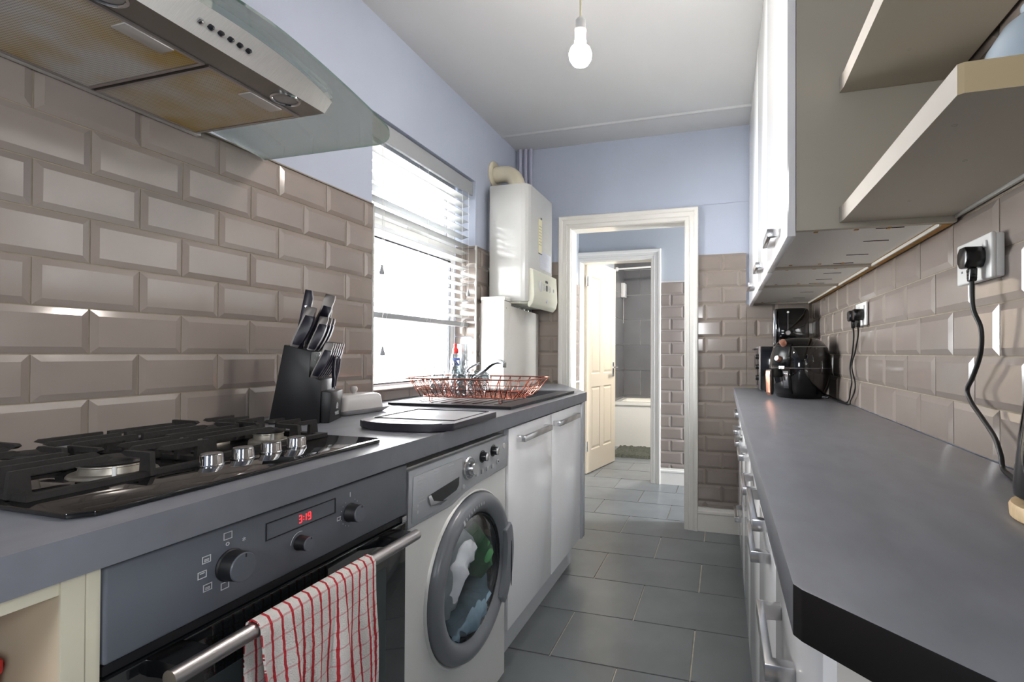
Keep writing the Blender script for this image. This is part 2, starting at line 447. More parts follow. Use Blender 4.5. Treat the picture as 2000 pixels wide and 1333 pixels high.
# floor ----------------------------------------------------------
floor = box('floor', (-1.6, -1.5, -.12), (1.8, 6.6, -.006), 'floor_grout'); tag(floor, kind='structure')
LG, SG, X0, Y0 = .4985, .3285, -.605, 1.745
def floor_tiles():
    j = -10
    while Y0+SG*j < 6.45:
        y0, y1 = Y0+SG*j, Y0+SG*(j+1)
        x = X0+(0 if j % 2 == 0 else LG/2)-LG*2
        while x < .52:
            x0, x1 = max(x, -1.38), min(x+LG, .51)
            ok = x1-x0 > .02 and y1 > -.2
            if y1 < 3.2 and (x1 < -.80): ok = False          # wholly under the units
            if y0 > 3.4: x1 = min(x+LG, 1.2); ok = x1-x0 > .02
            if ok: lay('floor_tile', floor, (0, 0, -.006), X, Y, Z, x0, x1, max(y0, -.6), min(y1, 6.44), .006, 0, (0, 0, 0, 0), 'slate_tile', gap=.0028, jig=.0012)
            x += LG
        j += 1
floor_tiles()

# ceilings ---------------------------------------------------------
ceil = box('ceiling', (-1.6, -1.5, H), (.75, 3.37, H+.1), 'ceiling_paint'); tag(ceil, kind='structure')
prism('ceiling_seam', [(2.975, H+.001), (2.99, H-.0065), (3.0, H-.0065), (3.02, H+.001)], 'x', XL, XR, 'ceiling_paint', ceil)
box('ceiling', (-1.6, 3.37, 2.42), (1.8, 4.43, 2.6), 'ceiling_paint')['kind'] = 'structure'
box('ceiling', (-1.6, 4.43, 2.27), (1.8, 6.6, 2.6), 'ceiling_paint')['kind'] = 'structure'

# left wall with the window opening -----------------------------------
WY0, WY1, WZ0, WZ1 = 1.742, 2.640, .936, 2.094
wl = holed_slab('wall_left', [-1.5, WY0, WY1, YF+.12], [0, WZ0, WZ1, H+.02], {(1, 1)}, lambda u, v: (XL, u, v), (-.17, 0, 0), 'lavender_paint')
tag(wl, kind='structure')
box('grout_bed', (0, -.6, .894), (.0035, WY0, 1.706), 'taupe_grout', wl, loc=(XL, 0, 0))
metro(wl, (XL+.001, 0, 0), Y, Z, X, .6811, 1.093, (-.5, WY0-.004), (.894, 1.705))
box('grout_bed', (0, WY1, .894), (.0035, 3.24, 1.72), 'taupe_grout', wl, loc=(XL, 0, 0))
metro(wl, (XL+.001, 0, 0), Y, Z, X, .6811, 1.093, (WY1+.003, 2.82), (.894, 1.72))
metro(wl, (XL+.001, 0, 0), Y, Z, X, 1.7, .939-.102, (WY0, WY1), (.895, .936))
# reveal: tiled right side and sill
metro(wl, (0, WY1-.001, 0), X, Z, -Y, XL-.06, 1.093, (XL-.125, XL+.006), (WZ0+.008, 1.72), t=.008)
box('sill_tile', (XL-.125, WY0+.004, WZ0), (XL+.012, WY1-.004, WZ0+.008), 'sill_brown', wl, bev=.002)
box('corner_trim', (XL+.0005, WY0-.006, .894), (XL+.0125, WY0+.002, 1.71), 'silver_trim', wl, bev=.002)
box('corner_trim', (XL+.0005, WY1-.008, .894), (XL+.0125, WY1+.002, 1.722), 'silver_trim', wl, bev=.002)
box('top_trim', (XL+.0005, -.5, 1.7045), (XL+.0105, WY0, 1.7085), 'dark_grout', wl)

# right wall -----------------------------------------------------------
wr = holed_slab('wall_right', [-1.5, -.63, -.27, YF+.12], [0, 1.05, 1.75, H+.02], {(1, 1)}, lambda u, v: (XR, u, v), (.14, 0, 0), 'lavender_paint'); tag(wr, kind='structure')
box('grout_bed', (-.0035, -.05, .894), (0, 3.24, 1.405), 'taupe_grout', wr, loc=(XR, 0, 0))
box('grout_bed', (-.0035, -.05, 1.405), (0, 1.325, 2.12), 'taupe_grout', wr, loc=(XR, 0, 0))
metro(wr, (XR-.001, 0, 0), -Y, Z, -X, -1.0564, 1.097, (-3.238, .05), (.894, 1.403))
metro(wr, (XR-.001, 0, 0), -Y, Z, -X, -1.0564, 1.097, (-1.32, .05), (1.403, 2.015))

# far wall with the doorway ---------------------------------------------
DX0, DX1, DZ = -.990, -.228, 1.940
wf = holed_slab('wall_far', [-1.56, DX0, DX1, 1.75], [0, DZ, H+.02], {(1, 0)}, lambda u, v: (u, YF, v), (0, .125, 0), 'lavender_paint')
tag(wf, kind='structure')
FZ, FX = 1.103, -.108
box('grout_bed', (-.15, -.0035, .15), (.12, 0, 1.716), 'taupe_grout', wf, loc=(0, YF, 0))
box('grout_bed', (.12, -.0035, .894), (XR, 0, 1.4), 'taupe_grout', wf, loc=(0, YF, 0))
box('grout_bed', (-1.378, -.0035, .894), (-1.06, 0, 1.716), 'taupe_grout', wf, loc=(0, YF, 0))
metro(wf, (0, YF-.001, 0), X, Z, -Y, FX, FZ, (-.151, .135), (.15, 1.715), odd_on_even=False)
metro(wf, (0, YF-.001, 0), X, Z, -Y, FX, FZ, (.135, XR-.01), (.894, 1.40), odd_on_even=False)
metro(wf, (0, YF-.001, 0), X, Z, -Y, FX, FZ, (-1.372, -1.066), (.894, 1.715), odd_on_even=False)
tube('wall_seam', [(-.152, YF-.001, 2.028), (.16, YF-.001, 2.033)], .0016, 'pipe_paint', wf, n=6)
tube('wall_seam', [(-1.1, YF-.001, 2.012), (-1.066, YF-.001, 2.013)], .0016, 'pipe_paint', wf, n=6)

# back wall, and the unseen windows added behind the camera for fill light ---------------------
wb = holed_slab('wall_back', [-1.56, -.58, -.26, .65], [0, 1.25, 1.75, H+.02], {(1, 1)}, lambda u, v: (u, -1.3, v), (0, -.12, 0), 'lavender_paint'); tag(wb, kind='structure')
def simple_window(name, axis, a0, a1, z0, z1, p, t=.05, d=.05, mull=()):
    win = empty(name, (0, 0, 0), kind='structure')
    rect_ring('frame', a0, a1, z0, z1, p-d/2, p+d/2, t, 'upvc', win, axis=axis)
    for c in mull:
        lo, hi = ((p-d/2, c-t/2, z0+t), (p+d/2, c+t/2, z1-t)) if axis == 'x' else ((c-t/2, p-d/2, z0+t), (c+t/2, p+d/2, z1-t))
        box('mullion', lo, hi, 'upvc', win)
    cs = [a0+t]+[v for c in mull for v in (c-t/2, c+t/2)]+[a1-t]
    for i in range(0, len(cs), 2):
        lo, hi = ((p-.003, cs[i], z0+t), (p+.003, cs[i+1], z1-t)) if axis == 'x' else ((cs[i], p-.003, z0+t), (cs[i+1], p+.003, z1-t))
        box('pane', lo, hi, 'window_glass', win)
    return win
simple_window('fill_window_back', 'y', -.58, -.26, 1.25, 1.75, -1.36, t=.03)
simple_window('fill_window_side', 'x', -.63, -.27, 1.05, 1.75, .60, t=.035)

# doorway lining and architrave -----------------------------------------
def architrave(name, x0, x1, zt, y, wdt=.077, sgn=-1, m='white_gloss_paint'):
    prof = [(0, 0), (0, .010), (.004, .014), (.022, .015), (.026, .019), (.030, .0165), (.050, .018), (.054, .023), (.060, .026), (.072, .027), (.077, .022), (.077, 0)]
    bm = bmesh.new(); rows = []
    for o, d in prof:
        o = o*wdt/.077
        rows.append([bm.verts.new(p) for p in ((x0-o, y+sgn*d, 0), (x0-o, y+sgn*d, zt+o), (x1+o, y+sgn*d, zt+o), (x1+o, y+sgn*d, 0))])
    n = len(rows)
    for i in range(n):
        a, b = rows[i], rows[(i+1) % n]
        for k in range(3): bm.faces.new((a[k], a[k+1], b[k+1], b[k]))
    bm.faces.new([r[0] for r in rows]); bm.faces.new([r[3] for r in rows][::-1])
    o = finish(name, bm, m, None, smooth=True, angle=25)
    return tag(o, kind='structure')
def lining(name, x0, x1, zt, y0, y1, t=.022, m='white_gloss_paint'):
    pts = [(x0, 0), (x0, zt), (x1, zt), (x1, 0), (x1-t, 0), (x1-t, zt-t), (x0+t, zt-t), (x0+t, 0)]
    o = prism(name, pts, 'y', y0, y1, m); return tag(o, kind='structure')
architrave('trim_1', DX0+.006, DX1-.006, DZ-.006, YF-.001, wdt=.083)
lining('trim_2', DX0, DX1, DZ, YF, YF+.125, t=.008)
IX0, IX1, IZ = -1.215, -.590, 1.905
architrave('trim_3', IX0, IX1, IZ, 4.309, wdt=.083)
lining('trim_4', IX0-.012, IX1+.012, IZ+.012, 4.31, 4.43, t=.016)

def baseboard(name, pts, x0, x1, y):
    o = prism(name, pts, 'x', x0, x1, 'white_gloss_paint', loc=(0, y, 0)); return tag(o, kind='structure')
BB = [(0, 0), (-.018, 0), (-.018, .105), (-.022, .112), (-.022, .125), (-.014, .132), (-.012, .145), (0, .15)]
baseboard('baseboard_far', BB, -.152, .52, YF)
baseboard('baseboard_hall', [(a, b*.93) for a, b in BB], -.508, 1.6, 4.31)

# hall ---------------------------------------------------------------------
whl = box('wall_hall_left', (-1.4, 3.372, 0), (-1.234, 4.31, 2.45), 'hall_paint'); tag(whl, kind='structure')
box('grout_bed', (-1.234, 3.375, 0), (-1.2305, 4.31, 1.70), 'dark_grout', whl)
metro(whl, (-1.233, 0, 0), Y, Z, X, 3.42, 1.09, (3.376, 4.305), (.86, 1.70))
box('tile_trim', (-1.232, 3.376, .845), (-1.218, 4.3, .858), 'white_gloss_paint', whl)
whf = holed_slab('wall_hall_far', [-1.4, IX0-.012, IX1+.012, 1.75], [0, IZ+.012, 2.45], {(1, 0)}, lambda u, v: (u, 4.31, v), (0, .12, 0), 'hall_paint')
tag(whf, kind='structure')
box('grout_bed', (-.508, -.0035, .13), (1.6, 0, 1.71), 'bath_grout', whf, loc=(0, 4.31, 0))
metro(whf, (0, 4.309, 0), X, Z, -Y, -.425, 1.09, (-.506, .25), (.135, 1.71), odd_on_even=False)
whr = holed_slab('wall_hall_right', [3.37, 3.53, 4.13, 4.43], [0, .35, 1.85, 2.45], {(1, 1)}, lambda u, v: (1.5, u, v), (.1, 0, 0), 'hall_paint')
tag(whr, kind='structure')
simple_window('window_3', 'x', 3.53, 4.13, .35, 1.85, 1.55)

# bathroom -----------------------------------------------------------------
wbl = box('wall_bathroom_left', (-1.45, 4.43, 0), (-1.245, 6.6, 2.3), 'hall_paint'); tag(wbl, kind='structure')
wbf = box('wall_bathroom_far', (-1.45, 6.458, 0), (1.0, 6.6, 2.3), 'hall_paint'); tag(wbf, kind='structure')
wbr = holed_slab('wall_bathroom_right', [4.43, 5.0, 5.4, 6.6], [0, 1.5, 2.0, 2.3], {(1, 1)}, lambda u, v: (.8, u, v), (.1, 0, 0), 'hall_paint')
tag(wbr, kind='structure')
simple_window('window_4', 'x', 5.0, 5.4, 1.5, 2.0, .85, t=.04)
box('grout_bed', (-1.245, 5.86, .5), (-1.241, 6.458, 2.27), 'bath_grout', wbl)
box('grout_bed', (-1.245, 6.454, .5), (.8, 6.458, 2.27), 'bath_grout', wbf)
for r in range(-1, 6):
    z0, z1 = .562+.322*r, .562+.322*(r+1)
    z0, z1 = max(z0, .5), min(z1, 2.268)
    if z1-z0 < .03: continue
    off = 0 if r % 2 else .3
    for k in range(-2, 4):
        a, b = -1.02+.6*k+off-.3, -1.02+.6*(k+1)+off-.3
        a, b = max(a, -1.236), min(b, .79)
        if b-a > .03: lay('wall_tile', wbf, (0, 6.454, 0), X, Z, -Y, a, b, z0, z1, .008, 0, (0,)*4, 'bath_tile', gap=.0028, jig=.001)
    if r >= -1: lay('wall_tile', wbl, (-1.241, 0, 0), Y, Z, X, 5.86, 6.446, z0, z1, .008, 0, (0,)*4, 'bath_tile', gap=.0028, jig=.001)

# bathroom door, hung open into the bathroom ----------------------------------
def panel_door():
    hx, hy, ex, ey = -1.203, 4.425, -1.073, 5.055
    ang = math.atan2(ey-hy, ex-hx); Lw, Hd, T = math.hypot(ex-hx, ey-hy), 1.945, .036
    d = empty('door_1', (hx, hy, .008), ang, kind='structure')
    us = [0, .095, .285, .36, .55, Lw]; vz = [0, .20, .78, .90, 1.80, Hd]
    bm = bmesh.new(); V = {}
    def g(u, v, y):
        k = (u, v, y)
        if k not in V: V[k] = bm.verts.new((u, y, v))
        return V[k]
    pan = []
    for y in (-T/2, T/2):
        for i in range(5):
            for j in range(5):
                f = bm.faces.new((g(us[i], vz[j], y), g(us[i+1], vz[j], y), g(us[i+1], vz[j+1], y), g(us[i], vz[j+1], y)))
                if i in (1, 3) and j in (1, 3): pan.append(f)
    for j in range(5):
        for u in (0, Lw): bm.faces.new((g(u, vz[j], -T/2), g(u, vz[j+1], -T/2), g(u, vz[j+1], T/2), g(u, vz[j], T/2)))
    for i in range(5):
        for v in (0, Hd): bm.faces.new((g(us[i], v, -T/2), g(us[i+1], v, -T/2), g(us[i+1], v, T/2), g(us[i], v, T/2)))
    bmesh.ops.recalc_face_normals(bm, faces=bm.faces)
    bmesh.ops.inset_individual(bm, faces=pan, thickness=.012, depth=-.008)
    bmesh.ops.inset_individual(bm, faces=pan, thickness=.004, depth=0)
    bmesh.ops.inset_individual(bm, faces=pan, thickness=.028, depth=.007)
    finish('leaf', bm, 'cream_gloss_paint', d)
    y = -T/2
    box('handle_plate', (Lw-.075, y-.004, .86), (Lw-.035, y, 1.0), 'satin_chrome', d, bev=.002)
    tube('handle', [(Lw-.055, y, .955), (Lw-.055, y-.045, .955), (Lw-.075, y-.05, .955), (Lw-.16, y-.05, .95)], .008, 'chrome', d, sub=4)
    box('latch_plate', (Lw, -.011, .85), (Lw+.0015, .011, 1.0), 'satin_chrome', d)
    for z in (.2, 1.70): box('hinge', (-.012, y-.006, z), (.012, y+.004, z+.09), 'satin_chrome', d)
panel_door()

# kitchen window ----------------------------------------------------------------
def kitchen_window():
    w_ = empty('window_1', (0, 0, 0), kind='structure')
    xa, xb = XL-.125, XL-.175
    y0, y1, z0, z1, t = WY0+.002, WY1-.010, WZ0-.036, WZ1-.002, .052
    rect_ring('frame', y0, y1, z0, z1, xb, xa, t, 'upvc', w_)
    zt = 1.655
    box('transom', (xb, y0+t, zt-.03), (xa, y1-t, zt+.03), 'upvc', w_, bev=.003)
    rect_ring('sash', y0+t+.004, y1-t-.004, zt+.032, z1-t-.003, xa-.040, xa+.014, .048, 'upvc', w_)
    rect_ring('sash_seal', y0+t+.052, y1-t-.052, zt+.08, z1-t-.051, xa-.012, xa+.006, .005, 'washer_dark', w_)
    rect_ring('glazing_seal', y0+t, y1-t, z0+t, zt-.03, xa-.014, xa+.001, .007, 'washer_dark', w_)
    box('pane', (xa-.026, y0+t+.052, zt+.08), (xa-.02, y1-t-.052, z1-t-.051), 'window_glass', w_)
    box('pane', (xa-.026, y0+t, z0+t), (xa-.02, y1-t, zt-.03), 'window_glass', w_)
    b = box('stay_handle', (xa+.014, 2.14, zt+.045), (xa+.03, 2.24, zt+.065), 'white_plastic', w_, bev=.004)
kitchen_window()

# outside: pale patio and a garden wall far off, washed out by the daylight
g_ = box('ground_outside', (-9, -4, -.3), (-1.56, 9, -.12), 'patio'); tag(g_, kind='structure')

# ================================================================ left run of units
WT, WB = .894, .848                      # worktop top and underside
def bar_handle(parent, y0, y1, z, xf, sgn=1, d=.034):
    """flat D bar handle: two square posts and a flat bar, drawn as one bracket"""
    h = .011
    pts = [(0, y0), (d, y0), (d, y1), (0, y1), (0, y1-.016), (d-.009, y1-.016), (d-.009, y0+.016), (0, y0+.016)]
    pts = [(xf+sgn*a, b) for a, b in pts]
    return prism('handle', pts, 'z', z-h, z+h, 'satin_chrome', parent, bev=.0015)

# worktop (one continuous piece, cut out for the sink)
wt = holed_slab('worktop', [-1.378, -1.20, -.795, -.69], [-.9, 2.035, 2.44, 2.575], {(1, 1)}, lambda u, v: (u, v, WT), (0, 0, WB-WT), ['worktop', 'worktop_edge'],
                extra=[[(-1.378, 2.575), (-1.20, 2.575), (-.795, 2.575), (-.69, 2.575), (-1.05, 3.222), (-1.378, 3.243)]])
for p in wt.data.polygons:
    if abs(p.normal.z) < .5: p.material_index = 1
tag(wt, 'long slate grey laminate worktop with hob and black sink', 'worktop')

# open-ended cream unit at the near left
u = empty('base_cabinet', (0, 0, 0), label='open cream base unit left of the oven, with no door', cat='cabinet')
box('side_panel', (-1.30, .378, .10), (-.705, .396, WB-.001), 'cream_board', u)
box('side_panel', (-1.30, -.22, .10), (-.705, -.202, WB-.001), 'cream_board', u)
box('back_panel', (-1.31, -.22, .10), (-1.30, .396, WB-.001), 'cream_board', u)
box('base_panel', (-1.30, -.202, .10), (-.72, .378, .118), 'cream_board', u)
box('shelf', (-1.30, -.202, .672), (-.712, .378, .690), 'cream_board', u)
box('top_rail', (-.80, -.202, WB-.019), (-.705, .378, WB-.001), 'cream_edge', u)
box('edging', (-.705, .376, .10), (-.7015, .398, WB-.002), 'cream_edge', u)
box('plinth', (-.77, -.22, 0), (-.755, .396, .10), 'plinth', u)
b = empty('storage_box', (-.865, .235, .690), label='red box on the shelf of the open cream unit', cat='box')
box('body', (-.12, -.16, 0), (.10, .122, .052), 'red_box', b, bev=.004)
box('lid', (-.123, -.163, .052), (.103, .125, .070), 'red_box', b, bev=.004)
o = box('filler_panel', (-1.25, .400, .10), (-.703, .4145, WB-.002), 'cream_edge', bev=.001)
tag(o, 'narrow cream housing panel standing left of the oven', 'panel')

# built-in oven ------------------------------------------------------------
OY0, OY1, OX = .4165, 1.0115, -.700
ov = empty('oven', (0, 0, 0), label='built-in dark grey electric oven with steel bar handle', cat='oven')
box('body', (-1.25, OY0+.01, .12), (OX-.026, OY1-.01, WB-.006), 'black_matt', ov)
box('control_panel', (OX-.024, OY0, .7265), (OX, OY1, .8425), 'oven_panel', ov, bev=.004, seg=3)
dr = box('door', (OX-.024, OY0+.002, .135), (OX, OY1-.002, .7105), 'oven_glass', ov, bev=.004)
box('door_trim', (OX-.02, OY0+.002, .7125), (OX-.006, OY1-.002, .7245), 'black_matt', ov)
box('window', (OX+.0002, OY0+.075, .26), (OX+.0012, OY1-.075, .635), 'oven_inner', dr)
tube('handle', [(OX+.055, .452, .700), (OX+.055, .968, .700)], .0115, 'steel_grey', dr, n=20)
for y in (.463, .912):
    prism('handle_bracket', [(OX-.002, .686), (OX+.03, .690), (OX+.052, .694), (OX+.052, .7105), (OX+.02, .7115), (OX-.002, .7105)], 'y', y, y+.045, 'black_plastic', dr, bev=.002)
def oven_knob(y, z, r, d):
    k = lathe('knob', [(r*1.04, 0), (r*1.04, .002), (r*.97, .004), (r*.93, d-.002), (r*.88, d), (0, d)], ['oven_panel'], ov, n=36, loc=(OX, y, z), rot=(0, PI/2, 0), angle=30)
    k.data.materials.append(MATS['black_matt'])
    for p in k.data.polygons:
        c = sum((k.data.vertices[i].co.z for i in p.vertices), 0)/len(p.vertices)
        if c < d*.9: p.material_index = 1
    box('pointer', (OX+d, y+.002, z+r*.62), (OX+d+.0006, y+.004, z+r*.84), 'black_matt', ov)
oven_knob(.575, .784, .0225, .027); oven_knob(.703, .771, .0125, .022); oven_knob(.826, .786, .0175, .025)
rect_ring('display', .635, .786, .797, .8255, OX, OX+.0012, .0015, 'black_matt', ov)
box('display_glass', (OX, .6375, .7995), (OX+.0006, .7835, .823), 'oven_panel', ov)
SEG = {'a': (0, 1, 1), 'b': (1, .5, 0), 'c': (1, 0, 0), 'd': (0, 0, 1), 'e': (0, 0, 0), 'f': (0, .5, 0), 'g': (0, .5, 1)}
def digit(y, z, segs, h=.0122, w=.0056, t=.0011):
    bm = bmesh.new()
    for s in segs:
        cx, cz, hor = SEG[s]
        if hor: bm_box(bm, (OX+.0007, y+.0007, z+h*cz-t/2), (OX+.0013, y+w-.0007, z+h*cz+t/2))
        else: bm_box(bm, (OX+.0007, y+w*cx-t/2, z+h*cz+.0005), (OX+.0013, y+w*cx+t/2, z+h*(cz+.5)-.0005))
    o = finish('clock_digit', bm, 'red_led', ov); o['kind'] = 'stuff'
digit(.7005, .8052, 'abcdg'); digit(.7105, .8052, 'bc'); digit(.7205, .8052, 'abcdfg')
for zz in (.8088, .8138): box('clock_colon', (OX+.0007, .7100, zz-.0006), (OX+.0013, .7112, zz+.0006), 'red_led', ov)
def sym(y, z, s=.0085, kind=0):
    rect_ring('symbol', y-s*.75, y+s*.75, z-s*.6, z+s*.6, OX, OX+.0005, .0011, 'white_print', ov)
    if kind: box('symbol', (OX, y-s*.4, z-.0006+(s*.25 if kind == 1 else 0)), (OX+.0005, y+s*.4, z+.0006+(s*.25 if kind == 1 else 0)), 'white_print', ov)
    if kind == 2: box('symbol', (OX, y-s*.4, z-s*.32), (OX+.0005, y+s*.4, z-s*.18), 'white_print', ov)
sym(.571, .8285, .009); text('symbol', 'o', .012, 'white_print', ov, (OX+.0003, .5705, .8175), (PI/2, 0, PI/2)); text('symbol', '*', .014, 'white_print', ov, (OX+.0003, .597, .8115), (PI/2, 0, PI/2))
sym(.539, .806, kind=2); sym(.533, .7865, kind=1); sym(.541, .766, kind=2); sym(.567, .757, kind=0)
for a in range(-60, 241, 20):
    if 90 < a < 140: continue
    t = math.radians(a)
    y, z = .826+.0255*math.cos(t+PI), .786+.0255*math.sin(t+PI)
    box('tick', (OX, y-.0006, z-.0006), (OX+.0004, y+.0006, z+.0006), 'white_print', ov)
box('symbol', (OX, .8245, .8165), (OX+.0005, .8265, .8255), 'white_print', ov)
sym(.795, .783, .006)
pts = [(OX+.0004, .703+.019*math.cos(math.radians(a)), .771+.019*math.sin(math.radians(a))) for a in range(75, 176, 10)]
tube('dial_mark', pts, .0005, 'white_print', ov, n=5)
box('hinge', (OX-.01, OY1-.02, .7125), (OX+.002, OY1-.004, .7245), 'satin_chrome', ov)

# tea towel over the oven handle -----------------------------------------------
def towel():
    ty0, ty1 = .566, .812; R = .0135; cx, cz = OX+.055, .700
    nu, nv = 74, 60; bm = bmesh.new(); uvl = bm.loops.layers.uv.new('UVMap'); G = []; UVs = {}
    back, front = .22, .36
    arc = PI*R; tot = back+arc+front
    rnd = random.Random(3); ph = [rnd.uniform(0, 6.28) for _ in range(6)]
    for j in range(nv+1):
        s = tot*j/nv; row = []
        for i in range(nu+1):
            a = i/nu; y = ty0+(ty1-ty0)*a
            if s < back: x, z, drop = cx-R, cz-(back-s), back-s
            elif s < back+arc:
                t = (s-back)/R; x, z, drop = cx-R*math.cos(t), cz+R*math.sin(t), 0
            else: drop = s-back-arc; x, z = cx+R, cz-drop
            fold = min(1, drop/.12)
            wv = .006*math.sin(a*19+ph[0]+drop*3)+.004*math.sin(a*37+ph[1]-drop*5)+.007*math.sin(a*8+ph[2]+drop*4)
            side = 1 if s > back else -.6
            xx = x+side*fold*(abs(wv)*1.0+.003)
            yy = y+.006*fold*math.sin(drop*14+a*5)+(.012*drop if a > .5 else -.01*drop)*(a-.5)*2*-1
            zz = z+.0015*math.sin(a*50)*fold - (.012*math.sin(a*PI)**2*0)
            v = bm.verts.new((xx, yy, zz)); UVs[v] = (a*(ty1-ty0), s); row.append(v)
        G.append(row)
    for j in range(nv):
        for i in range(nu):
            f = bm.faces.new((G[j][i], G[j][i+1], G[j+1][i+1], G[j+1][i])); f.smooth = True
            for lp in f.loops: lp[uvl].uv = UVs[lp.vert]
    o = finish('tea_towel', bm, 'checked_towel', None, smooth=True)
    sm = o.modifiers.new('thickness', 'SOLIDIFY'); sm.thickness = .003; sm.offset = 1
    tag(o, 'white tea towel with red check hanging over the oven handle', 'towel')
towel()

# gas hob -------------------------------------------------------------------------
hob = empty('gas_hob', (0, 0, WT), label='black glass gas hob with four burners and iron supports', cat='hob')
HX0, HX1, HY0, HY1 = -1.245, -.745, .413, .992
prism('glass_top', [(HX0, HY0), (HX1-.02, HY0), (HX1, HY0+.02), (HX1, HY1-.02), (HX1-.02, HY1), (HX0, HY1)], 'z', .001, .008, 'black_glass', hob, bev=.0015)
box('underframe', (HX0+.02, HY0+.02, 0), (HX1-.02, HY1-.02, .001), 'black_matt', hob)
burners = [(-.952, .578, .043), (-.975, .890, .029), (-1.135, .560, .029), (-1.135, .868, .036)]
for bx, by, r in burners:
    bn = lathe('burner', [(r*1.35, .008), (r*1.3, .0115), (r*1.05, .0125), (r*1.0, .022), (r*1.06, .0235), (r*1.05, .0255), (r*.9, .0265), (0, .0265)], 'burner_alu', hob, n=32, loc=(bx, by, 0))
    lathe('burner_cap', [(0, .0268), (r*1.06, .0268), (r*1.1, .0285), (r*1.06, .0315), (r*.9, .0335), (0, .035)], 'cast_iron', bn, n=32)
    tube('igniter', [(r*1.15, -r*.7, .009), (r*1.15, -r*.7, .027)], .003, 'white_plastic', bn, n=8)
for y in (.664, .724, .785, .846):
    k = lathe('control_knob', [(.0195, .008), (.0195, .010), (.0185, .012), (.0175, .026), (.0165, .0285), (.015, .029), (0, .029)], 'chrome', hob, n=28, loc=(-.853, y, 0), angle=25)
    lathe('knob_top', [(.0158, .0292), (.014, .0298), (0, .0298)], 'steel_grey', k, n=28)
def finger(par, base, dirv, length, hgt=.046, th=.008, wp=.026, bar=.009):
    """cast finger: a broad upright blade on the frame with a slim bar reaching inwards"""
    d = Vector(dirv).normalized(); p = Vector((-d.y, d.x))
    prof = [(-wp*.5, .010), (-wp*.38, hgt), (length-.006, hgt), (length, hgt-.004), (length-.012, hgt-bar), (wp*.42, hgt-bar), (wp*.5, .010)]
    bm = bmesh.new()
    A = [bm.verts.new((base[0]+d.x*s+p.x*th/2, base[1]+d.y*s+p.y*th/2, z)) for s, z in prof]
    B = [bm.verts.new((base[0]+d.x*s-p.x*th/2, base[1]+d.y*s-p.y*th/2, z)) for s, z in prof]
    bm.faces.new(A); bm.faces.new(B[::-1]); n = len(prof)
    for i in range(n): bm.faces.new((A[i], A[(i+1) % n], B[(i+1) % n], B[i]))
    return finish('finger', bm, 'cast_iron', par)
for gi, (y0, y1) in enumerate(((.428, .695), (.708, .975))):
    g = empty('pan_support', (0, 0, 0))
    g.parent = hob
    x0, x1 = -1.232, -.868 if gi == 0 else -.892
    if gi == 0: x1 = -.868
    rect_ring('support_frame', x0, x1, y0, y1, .0082, .0165, .016, 'cast_iron', g, axis='z')
    for bx, by, r in burners:
        if not y0 < by < y1: continue
        for dx in (-.048, 0, .048):
            finger(g, (bx+dx, y0+.009), (0, 1), (by-y0-.009)-.022-abs(dx)*.25)
            finger(g, (bx+dx, y1-.009), (0, -1), (y1-.009-by)-.022-abs(dx)*.25)
        e = x1 if bx > -1.04 else x0
        s = -1 if e == x1 else 1
        finger(g, (e+s*.009, by), (s, 0), abs(e-bx)-.03)
        finger(g, (-1.05, by), (1 if bx > -1.05 else -1, 0), abs(-1.05-bx)-.03)
    box('cross_bar', (-1.058, y0+.01, .0085), (-1.042, y1-.01, .0165), 'cast_iron', g)

# cooker hood -----------------------------------------------------------------------
hd = empty('cooker_hood', (0, 0, 1.685), label='stainless cooker hood with wide glass canopy and greasy filters', cat='hood')
HC = .752
# body: underside plate straight in front, upper front edge bowed
def hood_body():
    n = 24; bm = bmesh.new(); y0, y1 = HC-.255, HC+.255
    def bow(y): return .052*(1-((y-HC)/.275)**2)
    ys = [y0+(y1-y0)*i/n for i in range(n+1)]
    lo = [bm.verts.new((-.938, y, 0)) for y in ys]
    up = [bm.verts.new((-.938+.004+bow(y), y+(y-HC)*.05, .033)) for y in ys]
    bl = [bm.verts.new((XL+.012, y, 0)) for y in (y0, y1)]; bu = [bm.verts.new((XL+.012, y+(y-HC)*.05, .033)) for y in (y0, y1)]
    for i in range(n): bm.faces.new((lo[i], lo[i+1], up[i+1], up[i]))
    bm.faces.new(lo[::-1]+[bl[0], bl[1]]); bm.faces.new(up+[bu[1], bu[0]])
    bm.faces.new((bl[0], lo[0], up[0], bu[0])); bm.faces.new((lo[-1], bl[1], bu[1], up[-1])); bm.faces.new((bl[1], bl[0], bu[0], bu[1]))
    o = finish('body', bm, ['brushed_steel', 'hood_steel_shaded'], hd, smooth=True, angle=30)
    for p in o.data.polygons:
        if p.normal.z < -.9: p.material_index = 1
hood_body()
box('rear_channel', (XL+.013, HC-.28, -.004), (XL+.030, HC+.262, .004), 'silver_trim', hd, bev=.001)
for k, (a, b_) in enumerate(((HC-.235, HC+.004), (HC+.022, HC+.240))):
    f = box('grease_filter', (XL+.04, a, -.0035), (-1.010, b_, -.0005), 'greasy_filter', hd)
    rect_ring('filter_frame', XL+.036, -1.006, a-.005, b_+.005, -.005, -.0005, .007, 'steel_grey', f, axis='z')
    c = (a+b_)/2+.03
    box('filter_latch', (-1.048, c-.045, -.0075), (-1.012, c+.04, -.0036), 'silver_trim', f, bev=.002)
for y in (HC-.185, HC+.17):
    lp = lathe('lamp', [(.031, .0), (.031, -.004), (.027, -.005), (.025, -.003)], 'chrome', hd, n=28, loc=(-.970, y, 0))
    lathe('lamp_glass', [(.0, -.0035), (.018, -.0035), (.025, -.0022)], 'lamp_glass', lp, n=28)
